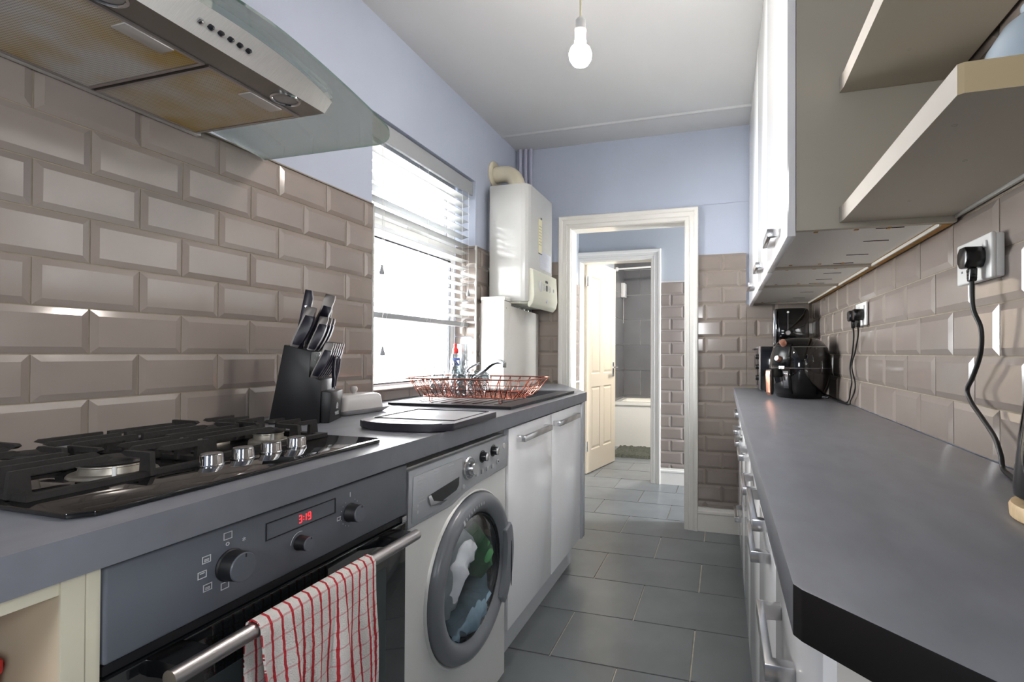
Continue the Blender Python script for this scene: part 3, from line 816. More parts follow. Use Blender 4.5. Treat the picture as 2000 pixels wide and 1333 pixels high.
for i in range(6):
    y = .680+.0192*i; bow = .052*(1-((y-HC)/.275)**2)
    lathe('push_button', [(.0052, -.002), (.0052, .0045), (.0035, .006), (0, .006)], 'chrome' if i == 0 else 'washer_dark', hd, n=14, loc=(-.938+.004+bow*.45, y, .0155), rot=(0, PI/2-.35, 0))
def hood_glass():
    y0, y1 = HC-.473, HC+.473; n = 40; bm = bmesh.new(); top = []; bot = []
    def zz(y): return .040-.030*abs((y-HC)/.473)**2.2
    def xf(y):
        u = abs(y-HC)/.473; x = -.822-.052*math.sqrt(u*u+.012)
        e = .473-abs(y-HC); rc = .085
        if e < rc: x -= rc-math.sqrt(max(0, rc*rc-(rc-e)**2))
        return x
    ys = [HC+.473*math.sin(-PI/2+PI*i/n) for i in range(n+1)]
    K = 6
    for y in ys:
        a, b = XL+.014, xf(y)
        top.append([bm.verts.new((a+(b-a)*k/K, y, zz(y)+.006)) for k in range(K+1)]); bot.append([bm.verts.new((a+(b-a)*k/K, y, zz(y))) for k in range(K+1)])
    for i in range(n):
        for k in range(K):
            bm.faces.new((top[i][k], top[i+1][k], top[i+1][k+1], top[i][k+1])); bm.faces.new((bot[i][k], bot[i][k+1], bot[i+1][k+1], bot[i+1][k]))
        f = bm.faces.new((top[i][K], top[i+1][K], bot[i+1][K], bot[i][K])); f.material_index = 1
        bm.faces.new((top[i][0], bot[i][0], bot[i+1][0], top[i+1][0]))
    for i in (0, n):
        for k in range(K):
            f = bm.faces.new((top[i][k], top[i][k+1], bot[i][k+1], bot[i][k])); f.material_index = 1
    finish('glass_canopy', bm, ['hood_glass', 'hood_glass_edge'], hd, smooth=True, angle=40)
hood_glass()
box('chimney', (XL+.003, HC-.12, .05), (XL+.25, HC+.12, 2.495-1.685), 'brushed_steel', hd, bev=.002)

# washing machine --------------------------------------------------------------------
wm = empty('washing_machine', (0, 0, 0), label='silver grey front-loading washing machine under the worktop', cat='washing machine')
MX, MY0, MY1 = -.713, 1.0165, 1.580
box('body', (-1.28, MY0, .012), (MX-.17, MY1, .826), 'washer_silver', wm)
rect_ring('casing', MY0, MY1, .012, .826, MX-.17, MX-.005, .018, 'washer_silver', wm)
def washer_front():
    bm = bmesh.new()
    outer = [(MY0+.001, .02), (MY1-.001, .02), (MY1-.001, .712), (1.36, .706), (1.29, .70), (1.22, .683), (MY0+.001, .6835)]
    hole = [(1.337+.20*math.cos(2*PI*k/48), .452+.20*math.sin(2*PI*k/48)) for k in range(48)]
    ed = []
    for loop in (outer, hole):
        v = [bm.verts.new((MX-.005, a, b)) for a, b in loop]
        ed += [bm.edges.new((v[i], v[(i+1) % len(v)])) for i in range(len(v))]
    fs = [f for f in bmesh.ops.triangle_fill(bm, use_beauty=True, edges=ed)['geom'] if isinstance(f, bmesh.types.BMFace)]
    r = bmesh.ops.extrude_face_region(bm, geom=fs, use_keep_orig=True)
    bmesh.ops.translate(bm, vec=(.009, 0, 0), verts=[e for e in r['geom'] if isinstance(e, bmesh.types.BMVert)])
    finish('front_panel', bm, 'washer_silver', wm)
washer_front()
cp = prism('control_panel', [(MY0+.001, .6875), (1.218, .687), (1.288, .704), (1.36, .7105), (MY1-.001, .7165), (MY1-.003, .822), (MY0+.003, .822)], 'x', MX-.005, MX+.012, 'washer_panel', wm, bev=.003)
CX = MX+.0122
dw = prism('detergent_drawer', [(1.030, .697), (1.205, .698), (1.262, .712), (1.268, .806), (1.036, .806)], 'x', CX, CX+.0018, 'washer_panel', wm, bev=.0012)
prism('drawer_grip', [(1.095, .745), (1.11, .722), (1.15, .713), (1.235, .724), (1.248, .735), (1.25, .757)], 'x', CX+.0019, CX+.0024, 'washer_dark', dw)
prism('drawer_lip', [(1.093, .745), (1.105, .718), (1.15, .708), (1.185, .713), (1.15, .716), (1.116, .727), (1.105, .746)], 'x', CX+.0024, CX+.006, 'satin_chrome', dw, bev=.001)
for c, y in enumerate((1.062, 1.135, 1.205)):
    n = (7, 4, 4)[c]
    box('print_line', (CX+.0019, y-.012, .797-.004*0), (CX+.0021, y+.014, .800), 'white_print', dw)
    for i in range(n):
        z = .791-.0085*i
        if c and z < .75: continue
        ln = random.Random(c*9+i).uniform(.018, .034)
        box('print_line', (CX+.0019, y-.008, z-.0008), (CX+.0021, y-.008+ln, z+.0008), 'button_grey', dw)
for z in (.718, .733):
    lathe('print_mark', [(.004, 0), (.004, .0003), (0, .0003)], 'button_grey', dw, n=12, loc=(CX+.0018, 1.053, z), rot=(0, PI/2, 0))
pk = lathe('programme_dial', [(.034, 0), (.034, .003), (.031, .006), (.029, .0062), (.0285, .004), (.019, .005), (.0178, .021), (.0165, .023), (0, .023)], 'satin_chrome', wm, n=36, loc=(CX, 1.307, .768), rot=(0, PI/2, 0), angle=30)
lathe('dial_ring', [(.0285, .0066), (.019, .0066)], 'washer_ring', pk, n=32)
for a in range(0, 360, 45):
    t = math.radians(a); box('tick', (-.0012, -.0006, 0), (.0012, .0006, .001), 'white_print', pk, loc=(.0238*math.cos(t), .0238*math.sin(t), .0066), rot=(0, 0, t))
for y, z in ((1.392, .785), (1.466, .789)):
    kk = lathe('option_knob', [(.0185, 0), (.0185, .002), (.0135, .003), (.0125, .017), (.0115, .0185), (0, .0185)], 'washer_dark', wm, n=26, loc=(CX, y, z), rot=(0, PI/2, 0), angle=30)
    lathe('knob_face', [(.0123, .0175), (.0128, .0188), (.011, .0195), (0, .0195)], 'satin_chrome', kk, n=26)
for i, y in enumerate((1.355, 1.39, 1.424, 1.46)):
    box('button', (CX, y-.0065, .740+.0005*i-.0065), (CX+.004, y+.0065, .740+.0005*i+.0065), 'button_grey', wm, bev=.0015)
box('button', (CX, 1.494, .741), (CX+.003, 1.508, .755), 'button_grey', wm, bev=.001)
box('indicator', (CX+.003, 1.4985, .7455), (CX+.0034, 1.5035, .7505), 'washer_dark', wm)
for i in range(5): lathe('indicator_light', [(.0016, 0), (.0016, .0006), (0, .0006)], 'white_print', wm, n=8, loc=(CX, 1.517, .808-.0115*i), rot=(0, PI/2, 0))
lathe('power_button', [(.0095, 0), (.0095, .002), (.0085, .003), (0, .003)], 'white_plastic', wm, n=20, loc=(CX, 1.547, .790), rot=(0, PI/2, 0))
lathe('start_button', [(.0065, 0), (.0065, .002), (0, .0025)], 'button_grey', wm, n=16, loc=(CX, 1.278, .722), rot=(0, PI/2, 0))
for i in range(3): box('print_line', (CX, 1.532, .7545-.005*i), (CX+.0003, 1.562, .7565-.005*i), 'button_grey', wm)
box('energy_label', (CX, 1.545, .806), (CX+.0003, 1.566, .8195), 'paper_grey', wm)
DYc, DZc = 1.337, .452
lathe('door_surround', [(.2425, 0), (.241, .006), (.238, .008), (.234, .004)], 'washer_silver', wm, n=64, loc=(MX+.003, DYc, DZc), rot=(0, PI/2, 0), angle=60)
wd = lathe('door', [(.232, 0), (.233, .012), (.226, .026), (.212, .032), (.196, .031), (.182, .022), (.176, .012)], 'washer_ring', wm, n=72, loc=(MX+.004, DYc, DZc), rot=(0, PI/2, 0), angle=60)
lathe('door_seal', [(.1755, .011), (.172, .006), (.168, .006), (.164, -.01)], 'washer_dark', wd, n=64)
lathe('porthole', [(.168, .008), (.150, .016), (.11, .022), (.06, .024), (0, .0245)], 'porthole_glass', wd, n=48)
lathe('drum', [(.166, -.004), (.20, -.03), (.21, -.09), (0, -.10)], 'steel_drum', wd, n=48)
hp = []
for a in range(-44, 25, 4):
    t = math.radians(a); hp.append((.226*math.cos(t), .226*math.sin(t)))
for a in range(24, -45, -4):
    t = math.radians(a); rr = .188-.012*math.cos(math.radians(a+10)*2.2); hp.append((rr*math.cos(t), rr*math.sin(t)))
prism('door_handle', [(DYc+a, DZc+b) for a, b in hp], 'x', MX+.028, MX+.044, 'washer_ring', wm, bev=.005, seg=3)
prism('grip_recess', [(DYc+.207+.004*math.cos(t)+(0), DZc-.045+.075*math.sin(t)) for t in [2*PI*k/16 for k in range(16)]], 'x', MX+.0435, MX+.0446, 'washer_dark', wm)
# brand strokes on the door ring
for i in range(9):
    t = math.radians(118-4.2*i); r = .205
    o = box('print_mark', (-.0003, -.0022 if i else -.004, -.004 if i else -.008), (.0004, .0022 if i else .004, .004 if i else .008), 'white_print', wd, loc=(0, 0, 0))
    o.matrix_local = Matrix.Translation((-r*math.sin(t), r*math.cos(t), .0325)) @ Matrix.Rotation(PI/2, 4, 'Y') @ Matrix.Rotation(-(t-PI/2), 4, 'X')
def garment(name, pts, r, m):
    bm = bmesh.new(); bm_tube(bm, smooth_path(pts, 5), [r*(.55+.45*math.sin(PI*min(1, max(0, i/(len(pts)*5-5))))) for i in range(len(pts)*5-4)], 10)
    rr = random.Random(len(name))
    for v in bm.verts: v.co += Vector([rr.uniform(-.008, .008) for _ in range(3)])
    o = finish(name, bm, m, None, smooth=True); return o
lx = MX-.02
tag(garment('shirt', [(lx, 1.20, .40), (lx+.01, 1.24, .50), (lx, 1.30, .54), (lx-.02, 1.34, .46)], .055, 'fabric_light'), 'pale grey laundry behind the washing machine porthole', 'laundry')
tag(garment('towel_bundle', [(lx, 1.22, .34), (lx+.006, 1.30, .335), (lx, 1.40, .34), (lx-.02, 1.45, .40)], .055, 'fabric_dark'), 'dark blue laundry at the bottom of the washer drum', 'laundry')
tag(garment('sock_bundle', [(lx-.01, 1.39, .56), (lx+.004, 1.41, .48), (lx-.01, 1.43, .42)], .05, 'fabric_green'), 'dark green laundry at the right of the washer drum', 'laundry')

# sink base unit with two doors ---------------------------------------------------------
sb = empty('sink_cabinet', (0, 0, 0), label='white gloss two-door unit beneath the sink', cat='cabinet')
box('side_panel', (-1.28, 1.588, .15), (-.722, 1.604, WB-.002), 'carcass_white', sb)
box('side_panel', (-1.28, 2.476, .15), (-.722, 2.492, WB-.002), 'carcass_white', sb)
box('base_panel', (-1.28, 1.604, .15), (-.722, 2.476, .166), 'carcass_white', sb)
for a, b_, hy in ((1.587, 2.036, (1.655, 1.950)), (2.040, 2.4895, (2.052, 2.368))):
    d_ = box('door', (-.720, a, .156), (-.700, b_, .840), 'white_gloss', sb, bev=.0015)
    bar_handle(d_, hy[0], hy[1], .797, -.700)
box('plinth', (-.785, 1.586, 0), (-.768, 2.4915, .152), 'plinth', sb)
o = box('end_panel', (-1.25, 2.4925, .150), (-.692, 2.5505, WB-.001), 'end_panel', bev=.0015)
tag(o, 'grey gloss end panel closing the sink unit by the doorway', 'panel')
prism('plinth', [(-.785, 2.4925), (-.768, 2.4925), (-.768, 2.545), (-1.2, 2.545), (-1.2, 2.528), (-.785, 2.528)], 'z', 0, .1495, 'plinth', o)

# sink ------------------------------------------------------------------------------------
sk = empty('sink', (0, 0, WT), label='black composite sink with ribbed drainer set in the worktop', cat='sink')
SX0, SX1, SY0, SY1 = -1.255, -.735, 1.685, 2.492
rim = holed_slab('drainer_top', [SX0, -1.195, -.80, SX1], [SY0, 2.04, 2.435, SY1], {(1, 1)}, lambda u_, v_: (u_, v_, .011), (0, 0, -.0095), 'composite_sink', sk)
rect_ring('bowl_wall', -1.195, -.80, 2.04, 2.435, -.17, .0105, .006, 'composite_sink', sk, axis='z')
box('bowl_floor', (-1.19, 2.045, -.176), (-.805, 2.43, -.17), 'composite_sink', sk)
lathe('strainer', [(.042, -.1695), (.042, -.167), (.036, -.166), (0, -.169)], 'chrome', sk, n=24, loc=(-1.0, 2.24, 0))
for i in range(9):
    x = -1.18+.045*i
    box('drainer_rib', (x-.004, 1.73, .011), (x+.004, 2.0, .0125), 'composite_sink', sk, bev=.0008)

# tap
tp = empty('tap', (-1.222, 2.285, WT+.011), label='chrome mixer tap with swivel spout behind the sink', cat='tap')
lathe('base', [(.027, 0), (.027, .006), (.021, .012), (.020, .055), (.022, .062), (.022, .085), (.016, .094), (0, .096)], 'chrome', tp, n=24)
tube('spout', [(.012, -.004, .058), (.075, -.022, .095), (.14, -.04, .140), (.185, -.052, .152), (.212, -.06, .146)], [.0105]*25, 'chrome', tp, n=14, sub=6)
lathe('nozzle', [(.0, 0), (.0115, 0), (.0115, .024), (0, .024)], 'chrome', tp, n=16, loc=(.214, -.06, .124))
tube('lever', [(0, 0, .094), (-.004, -.02, .108), (.03, -.01, .132), (.058, -.004, .142)], .0055, 'chrome', tp, n=10, sub=4)

# dish rack ----------------------------------------------------------------------------------
rk = empty('dish_rack', (-.955, 1.865, WT+.0125), label='copper wire dish rack standing on the sink drainer', cat='rack')
def rr_loop(hx, hy, z, r, n=5):
    P = []
    for sx, sy, a0 in ((1, 1, 0), (-1, 1, 90), (-1, -1, 180), (1, -1, 270)):
        for k in range(n+1):
            t = math.radians(a0+90*k/n); P.append((sx*(hx-r)+r*math.cos(t), sy*(hy-r)+r*math.sin(t), z))
    return P
BX, BY, RX, RY, ZB, ZR = .20, .118, .262, .160, .020, .092
tube('rim', rr_loop(RX, RY, ZR, .05), .0030, 'copper', rk, n=8, closed=True)
tube('middle_ring', rr_loop((BX*.62+RX*.38), (BY*.62+RY*.38), ZB+.030, .045), .0020, 'copper', rk, n=6, closed=True)
tube('base_ring', rr_loop(BX, BY, ZB, .04), .0024, 'copper', rk, n=6, closed=True)
bm = bmesh.new()
for i in range(-9, 10): bm_tube(bm, [(i*.0205, -BY+.004, ZB), (i*.0205, BY-.004, ZB)], .0014, 5)
for i in range(-2, 3): bm_tube(bm, [(-BX+.003, i*.045, ZB-.002), (BX-.003, i*.045, ZB-.002)], .0016, 5)
o = finish('base_wires', bm, 'copper', rk, smooth=True); o['kind'] = 'stuff'
bm = bmesh.new()
def side(p0, p1, q0, q1, n):
    for i in range(n):
        a, b = (i+.15)/n, (i+.85)/n
        A = Vector(p0).lerp(Vector(p1), a); Bq = Vector(q0).lerp(Vector(q1), (i+.5)/n); C2 = Vector(p0).lerp(Vector(p1), b)
        bm_tube(bm, [Bq, A], .0015, 5); bm_tube(bm, [Bq, C2], .0015, 5)
side((-BX, -BY, ZB), (BX, -BY, ZB), (-RX+.03, -RY, ZR), (RX-.03, -RY, ZR), 10); side((-BX, BY, ZB), (BX, BY, ZB), (-RX+.03, RY, ZR), (RX-.03, RY, ZR), 10)
side((-BX, -BY, ZB), (-BX, BY, ZB), (-RX, -RY+.03, ZR), (-RX, RY-.03, ZR), 5); side((BX, -BY, ZB), (BX, BY, ZB), (RX, -RY+.03, ZR), (RX, RY-.03, ZR), 5)
o = finish('side_wires', bm, 'copper', rk, smooth=True); o['kind'] = 'stuff'
for sx in (-.15, .15):
    for sy in (-BY, BY): tube('foot', [(sx-.006, sy, ZB), (sx-.006, sy, .003), (sx, sy, .001), (sx+.006, sy, .003), (sx+.006, sy, ZB)], .0018, 'copper', rk, n=6)
bm = bmesh.new()
for i in range(7):
    y = -.09+.03*i; bm_tube(bm, smooth_path([(-.145+.012*i, y, ZB), (-.135+.012*i, y, ZB+.055), (-.118+.012*i, y, ZB+.055), (-.108+.012*i, y, ZB)], 4), .0014, 5)
o = finish('plate_loops', bm, 'copper', rk, smooth=True); o['kind'] = 'stuff'

# tumblers standing upside down in the rack, cut pattern as facets
def tumbler(name, loc, r, h, label, rot=(0, 0, 0), n=18):
    t = empty(name, loc, 0, label, 'glass', 'glasses in the dish rack'); t.rotation_euler = rot
    bm = bmesh.new(); rows = 9; G = []
    for j in range(rows+1):
        z = h*j/rows; rad = r*(1-.10*j/rows)
        G.append([bm.verts.new(((rad+(.0012 if (i+j) % 2 else -.0012)*(1 if 0 < j < rows else 0))*math.cos(2*PI*i/n), (rad+(.0012 if (i+j) % 2 else -.0012)*(1 if 0 < j < rows else 0))*math.sin(2*PI*i/n), z)) for i in range(n)])
    for j in range(rows):
        for i in range(n):
            k = (i+1) % n
            if (i+j) % 2: bm.faces.new((G[j][i], G[j][k], G[j+1][k])); bm.faces.new((G[j][i], G[j+1][k], G[j+1][i]))
            else: bm.faces.new((G[j][i], G[j][k], G[j+1][i])); bm.faces.new((G[j][k], G[j+1][k], G[j+1][i]))
    bm.faces.new(G[-1])
    finish('wall', bm, 'clear_glass', t)
    lathe('base', [(r*.88, h-.012), (0, h-.012)], 'clear_glass', t, n=n)
    lathe('lip', [(r*1.0, 0), (r*1.02, .002), (r*.97, .002)], 'clear_glass', t, n=n)
ZK = WT+.0125+.0235
tumbler('tumbler', (-1.105, 1.80, ZK), .031, .120, 'tall cut-glass tumbler at the left end of the dish rack')
tumbler('tumbler', (-1.03, 1.835, ZK), .031, .138, 'tall cut-glass tumbler in front of the dish soap bottle')
tumbler('tumbler', (-.962, 1.85, ZK+.016), .037, .080, 'short cut-glass tumbler tipped over in the dish rack', rot=(.25, .5, 0))
tumbler('tumbler', (-.985, 1.80, ZK), .033, .085, 'short cut-glass tumbler upright in the middle of the rack')

# washing-up liquid and a clear jar behind the sink
bt = empty('soap_bottle', (-1.312, 2.30, WT), label='clear washing-up liquid bottle with red cap at the window', cat='bottle')
lathe('body', [(0, .002), (.030, .002), (.033, .012), (.033, .10), (.027, .135), (.030, .16), (.022, .195), (.013, .205)], 'clear_glass', bt, n=24, sx=.8, sy=1.05)
lathe('label', [(.0335, .04), (.0336, .042), (.0336, .098), (.0335, .10)], 'paper_grey', bt, n=24, sx=.8, sy=1.05)
lathe('neck_label', [(.0282, .14), (.0308, .16), (.027, .178)], 'label_blue', bt, n=24, sx=.8, sy=1.05)
cpx = lathe('cap', [(.0145, .203), (.0155, .206), (.0150, .224), (.009, .230), (.0075, .238), (.0095, .242), (.009, .25), (0, .252)], 'red_cap', bt, n=20)
jr = empty('glass_jar', (-1.312, 2.395, WT), label='clear straight-sided glass jar beside the soap bottle', cat='jar')
lathe('body', [(0, .002), (.034, .002), (.037, .008), (.036, .20), (.039, .25), (.0375, .25)], 'clear_glass', jr, n=28)
lathe('base', [(0, .012), (.034, .012)], 'clear_glass', jr, n=28)

# chopping board --------------------------------------------------------------------------------
def board():
    cb = empty('chopping_board', (-.817, 1.285, WT), math.radians(2), label='dark grey chopping board with juice groove and rounded end', cat='chopping board')
    hw, l0, l1 = .142, -.165, .160
    out = [(hw, l1), (-hw, l1), (-hw, l0+.045)]
    for k in range(1, 12):
        a = k/12; x = -hw+2*hw*a; out.append((x, l0+.045-.045*math.sin(PI*a)**.6))
    out.append((hw, l0+.045))
    o = prism('slab', out, 'z', .002, .022, ['board_dark', 'board_glare'], cb, bev=.004, seg=2, mats_fn=lambda f: 1 if abs(f.normal.z) > .9 and f.calc_center_median().z > .02 else 0)
    ins = .020
    P = [(hw-ins, l1-ins), (-hw+ins, l1-ins), (-hw+ins, l0+.085), (hw-ins, l0+.085)]
    tube('juice_groove', [(x, y, .0218) for x, y in P], .0026, 'board_dark', cb, n=6, closed=True)
    pts = [(.05*math.cos(t), l0+.045+.0075*math.sin(t)) for t in [2*PI*k/20 for k in range(20)]]
    prism('hand_slot', pts, 'z', .0216, .0224, 'black_matt', cb)
    for sx in (-.11, .11):
        for y in (-.10, .13): lathe('foot', [(.008, 0), (.008, .002), (0, .002)], 'black_matt', cb, n=10, loc=(sx, y, 0))
board()

# butter dish ----------------------------------------------------------------------------------
bd = empty('butter_dish', (-1.205, 1.435, WT), math.radians(-6), label='pale grey ceramic butter dish with knobbed lid', cat='butter dish')
def rr_solid(name, tiers, m, par):
    bm = bmesh.new(); rings = []
    for hx, hy, z, r in tiers: rings.append([bm.verts.new(p) for p in rr_loop(hx, hy, z, r, 4)])
    n = len(rings[0])
    for a, b in zip(rings, rings[1:]):
        for i in range(n): bm.faces.new((a[i], a[(i+1) % n], b[(i+1) % n], b[i]))
    bm.faces.new(rings[0][::-1]); bm.faces.new(rings[-1])
    return finish(name, bm, m, par, smooth=True, angle=50)
rr_solid('dish', [(.052, .085, 0, .012), (.055, .088, .003, .012), (.068, .104, .015, .012), (.070, .106, .018, .012), (.066, .102, .018, .012), (.05, .084, .008, .01)], 'ceramic_grey', bd)
ld = rr_solid('lid', [(.052, .086, .0105, .014), (.054, .088, .013, .014), (.050, .082, .055, .016), (.045, .077, .062, .016), (.036, .068, .065, .014)], 'ceramic_grey', bd)
lathe('knob', [(.007, .064), (.0065, .070), (.0115, .076), (.0125, .083), (.009, .089), (0, .091)], 'ceramic_grey', ld, n=20)

# ================================================================ knife block and knives
def knives():
    d = Vector((.89, .456, 0)).normalized(); wv = Vector((-d.y, d.x, 0)); B = Vector((-1.232, 1.122, WT))
    ang = math.atan2(d.y, d.x)
    kb = empty('knife_block', B, ang, label='black stepped knife block with white maker mark', cat='knife block')
    W = .136
    prof = [(0, 0), (.040, .226), (.113, .207), (.104, .132), (.140, .126), (.135, 0)]
    prism('block', prof, 'y', 0, W, 'knife_block', kb, bev=.002)
    prism('front_step', [(.136, 0), (.136, .093), (.166, .089), (.160, 0)], 'y', .006, W-.006, 'knife_block', kb, bev=.002)
    # maker's mark on the front step (local +x face)
    fx = .1645
    text('lettering', 'VINERS', .0150, 'white_print', kb, (fx-.001, W/2+.004, .022), (PI/2-.06, 0, PI/2), sx=.86)
    def emb(pts, name='emblem'):
        prism(name, [(W/2+.004+a, .042+b) for a, b in pts], 'x', fx-.001, fx+.0005, 'white_print', kb)
    emb([(-.010, -.006), (-.004, -.0035), (.004, -.007), (.008, -.006), (.008, -.0045), (.003, -.0045), (-.004, -.001), (-.010, -.004)])
    emb([(-.011, -.002), (-.003, -.001), (-.002, .001), (-.009, .0005)])
    emb([(-.009, .0018), (-.001, .0022), (0, .004), (-.0085, .004)])
    emb([(-.008, .005), (0, .005), (.002, .011), (0, .0125)])
    emb([(.003, -.0035), (.007, -.003), (.009, .003), (.0095, .0085), (.0075, .0085), (.006, .003), (.003, .001)])
    lean = math.atan2(.040, .226)
    def knife(s, w_, z0, L, sc, label, style=0, extra=0, grp='knives in the block'):
        """handle standing in the block; local z up along the handle, local x towards the front"""
        k = empty('knife', B+d*s+wv*w_+Z*z0, 0, label, 'knife', grp)
        k.rotation_euler = Matrix.Rotation(ang, 3, 'Z').to_4x4().to_3x3().to_euler()
        k.rotation_euler = (Matrix.Rotation(ang, 3, 'Z') @ Matrix.Rotation(lean+extra, 3, 'Y')).to_euler()
        t = .0066*sc
        box('blade', (-.012*sc, -.001, -.05), (.010*sc, .001, .002), 'satin_chrome', k)
        if style == 1:
            prism('handle', [(-.011*sc, 0), (.011*sc, 0), (.012*sc, L*.75), (.013*sc, L*.86), (.006*sc, L), (-.011*sc, L)], 'y', -t, t, 'knife_black', k, bev=.002)
            for zz in (L*.3, L*.72):
                lathe('rivet', [(.003, 0), (.003, .001), (0, .001)], 'satin_chrome', k, n=10, loc=(0, -t, zz), rot=(PI/2, 0, 0))
            return k
        n = 10; back = []; front = []
        for i in range(n+1):
            a = i/n; zc = L*a; bend = .010*sc*(math.sin(PI*a*.9-.4))-.006*sc+ .012*sc*a*a
            hw = (.0095+.004*math.sin(PI*a)+(.0025 if a > .85 else 0))*sc
            back.append((bend-hw, zc)); front.append((bend+hw, zc))
        prism('handle', back+front[::-1], 'y', -t, t, 'knife_steel', k, bev=.0018)
        ib = [(x+.0040*sc, z) for x, z in back[1:-2]]; fb = [(x+.0012, z) for x, z in front[1:-2]]
        prism('grip', ib+fb[::-1], 'y', -t-.0008, t+.0008, 'knife_black', k, bev=.0015)
        return k
    knife(.066, .034, .214, .176, 1.0, 'black riveted knife handle, tallest at the back left of the block', 1)
    knife(.080, .090, .208, .182, 1.1, 'largest curved knife handle at the top of the block', 0, .08)
    knife(.072, .012, .212, .128, 1.12, 'broad curved knife handle at the left of the top row')
    knife(.092, .120, .206, .136, .80, 'knife handle half hidden behind the top row, at the right')
    knife(.104, .040, .202, .112, .95, 'knife handle left of three in the middle of the block')
    knife(.106, .072, .202, .112, .92, 'knife handle between two others in the middle of the block')
    knife(.106, .103, .202, .112, .95, 'knife handle right of three in the middle of the block')
    for i in range(6):
        knife(.122, .010+.0232*i, .124, .116, .88, ['steak knife handle at the left end of the front row', 'second steak knife handle from the left in the front row', 'third steak knife handle from the left in the front row',
              'third steak knife handle from the right in the front row', 'second steak knife handle from the right in the front row', 'steak knife handle at the right end of the front row'][i], 0, .06, 'steak knives in the front row')
    sc_ = empty('scissors', B+d*.151+wv*.078+Z*.088, 0, label='kitchen scissors with black loop handles in the block front', cat='scissors')
    sc_.rotation_euler = (Matrix.Rotation(ang, 3, 'Z') @ Matrix.Rotation(lean*.6, 3, 'Y')).to_euler()
    box('blades', (-.003, -.011, -.06), (.003, .011, .014), 'satin_chrome', sc_)
    for sgn in (-1, 1):
        pts = [(0, sgn*.004, .008), (0, sgn*.007, .030), (0, sgn*.010, .050), (0, sgn*.006, .075), (0, sgn*.012, .098), (0, sgn*.024, .100), (0, sgn*.030, .080), (0, sgn*.024, .055), (0, sgn*.012, .038), (0, sgn*.010, .020)]
        tube('loop_handle', pts, .0045, 'knife_black', sc_, n=8, closed=True, sub=4)
    lathe('pivot', [(.004, 0), (.004, .002), (0, .002)], 'satin_chrome', sc_, n=12, loc=(.003, 0, .012), rot=(0, PI/2, 0))
knives()

# ================================================================ window blind
def blind():
    bx = XL-.052; ya, yb = WY0+.028, WY1-.022
    bl = empty('venetian_blind', (bx, 0, 0), label='grey wooden venetian blind half lowered over the window', cat='blind')
    box('valance', (.030, ya-.012, 2.008), (.040, yb+.012, 2.084), 'blind_rail', bl, bev=.002)
    box('head_rail', (-.028, ya, 2.040), (.028, yb, 2.086), 'blind_rail', bl, bev=.002)
    for y in (ya+.02, yb-.04): box('bracket', (-.030, y, 2.034), (.0295, y+.03, 2.0395), 'satin_chrome', bl)
    n = 16; top, bot = 1.985, 1.305
    sl = None
    for i in range(n):
        z = top+(bot-top)*i/(n-1); tilt = math.radians(-9)
        if sl is None:
            sl = prism('slat', [(-.0245, -.0005), (-.012, .0015), (0, .0022), (.012, .0015), (.0245, -.0005), (.0245, .0018), (.012, .0040), (0, .0047), (-.012, .0040), (-.0245, .0018)], 'y', ya, yb, 'blind_slat', bl, loc=(0, 0, z), rot=(0, tilt, 0), smooth=True)
        else:
            o = sl.copy(); COL.objects.link(o); o.location = (0, 0, z)
    box('bottom_rail', (-.0255, ya, 1.248), (.0255, yb, 1.272), 'blind_rail', bl, bev=.003)
    for y in (ya+.085, (ya+yb)/2, yb-.085):
        for dx in (-.027, .027): tube('ladder_cord', [(dx, y, 2.036), (dx, y, 1.262)], .0008, 'cord_white', bl, n=5)
        tube('cord_loop', [(.027, y-.012, 1.252), (.036, y-.008, 1.275), (.037, y+.004, 1.282), (.036, y+.012, 1.268), (.028, y+.014, 1.246), (.03, y+.005, 1.24)], .0010, 'cord_white', bl, n=5, sub=3)
    for y, z in ((ya+.045, 1.43), (ya+.053, 1.085), (yb-.05, 1.42)):
        tube('pull_cord', [(.046, y, 2.01), (.046, y, z+.035)], .0009, 'cord_white', bl, n=5)
        lathe('tassel', [(.003, .04), (.0045, .034), (.0055, .028), (.0105, .010), (.0105, .003), (.008, 0), (0, 0)], 'tassel_grey', bl, n=14, loc=(.046, y, z))
blind()

# ================================================================ boiler corner
bo = empty('boiler', (0, 0, 0), label='white wall-hung combi boiler beside the doorway', cat='boiler')
QX0, QX1, QY0, QY1, QZ0, QZ1 = -1.342, -1.095, 2.745, 3.212, 1.405, 2.098
box('mounting_frame', (XL+.001, QY0+.05, QZ0+.1), (QX0, QY1-.05, QZ1-.05), 'satin_chrome', bo)
prism('case', [(QX0, QY0), (QX1-.045, QY0), (QX1-.02, QY0+.006), (QX1-.006, QY0+.02), (QX1, QY0+.045), (QX1, QY1-.04), (QX1-.03, QY1), (QX0, QY1)], 'z', QZ0, QZ1, 'boiler_white', bo, bev=.002, smooth=True)
prism('control_fascia', [(QX1-.014, QZ0-.028), (QX1-.002, QZ0-.036), (QX1+.020, QZ0-.012), (QX1+.030, QZ0+.03), (QX1+.022, QZ0+.19), (QX1+.002, QZ0+.198), (QX1-.014, QZ0+.198)], 'y', QY0+.030, QY1-.004, 'boiler_cream', bo, bev=.006, seg=3)
prism('lower_case', [(QX0+.02, QY0+.01), (QX1-.05, QY0+.01), (QX1-.012, QY0+.05), (QX1-.012, QY1-.01), (QX0+.02, QY1-.01)], 'z', QZ0-.012, QZ0-.0005, 'boiler_cream', bo)
fxx = QX1+.027
for y, z, a, b_, m in ((3.00, 1.545, .018, .007, 'ink'), (3.00, 1.505, .011, .018, 'washer_dark'), (3.00, 1.463, .018, .007, 'ink')):
    box('display_mark', (fxx-.004, y-a, z-b_), (fxx+.001, y+a, z+b_), m, bo)
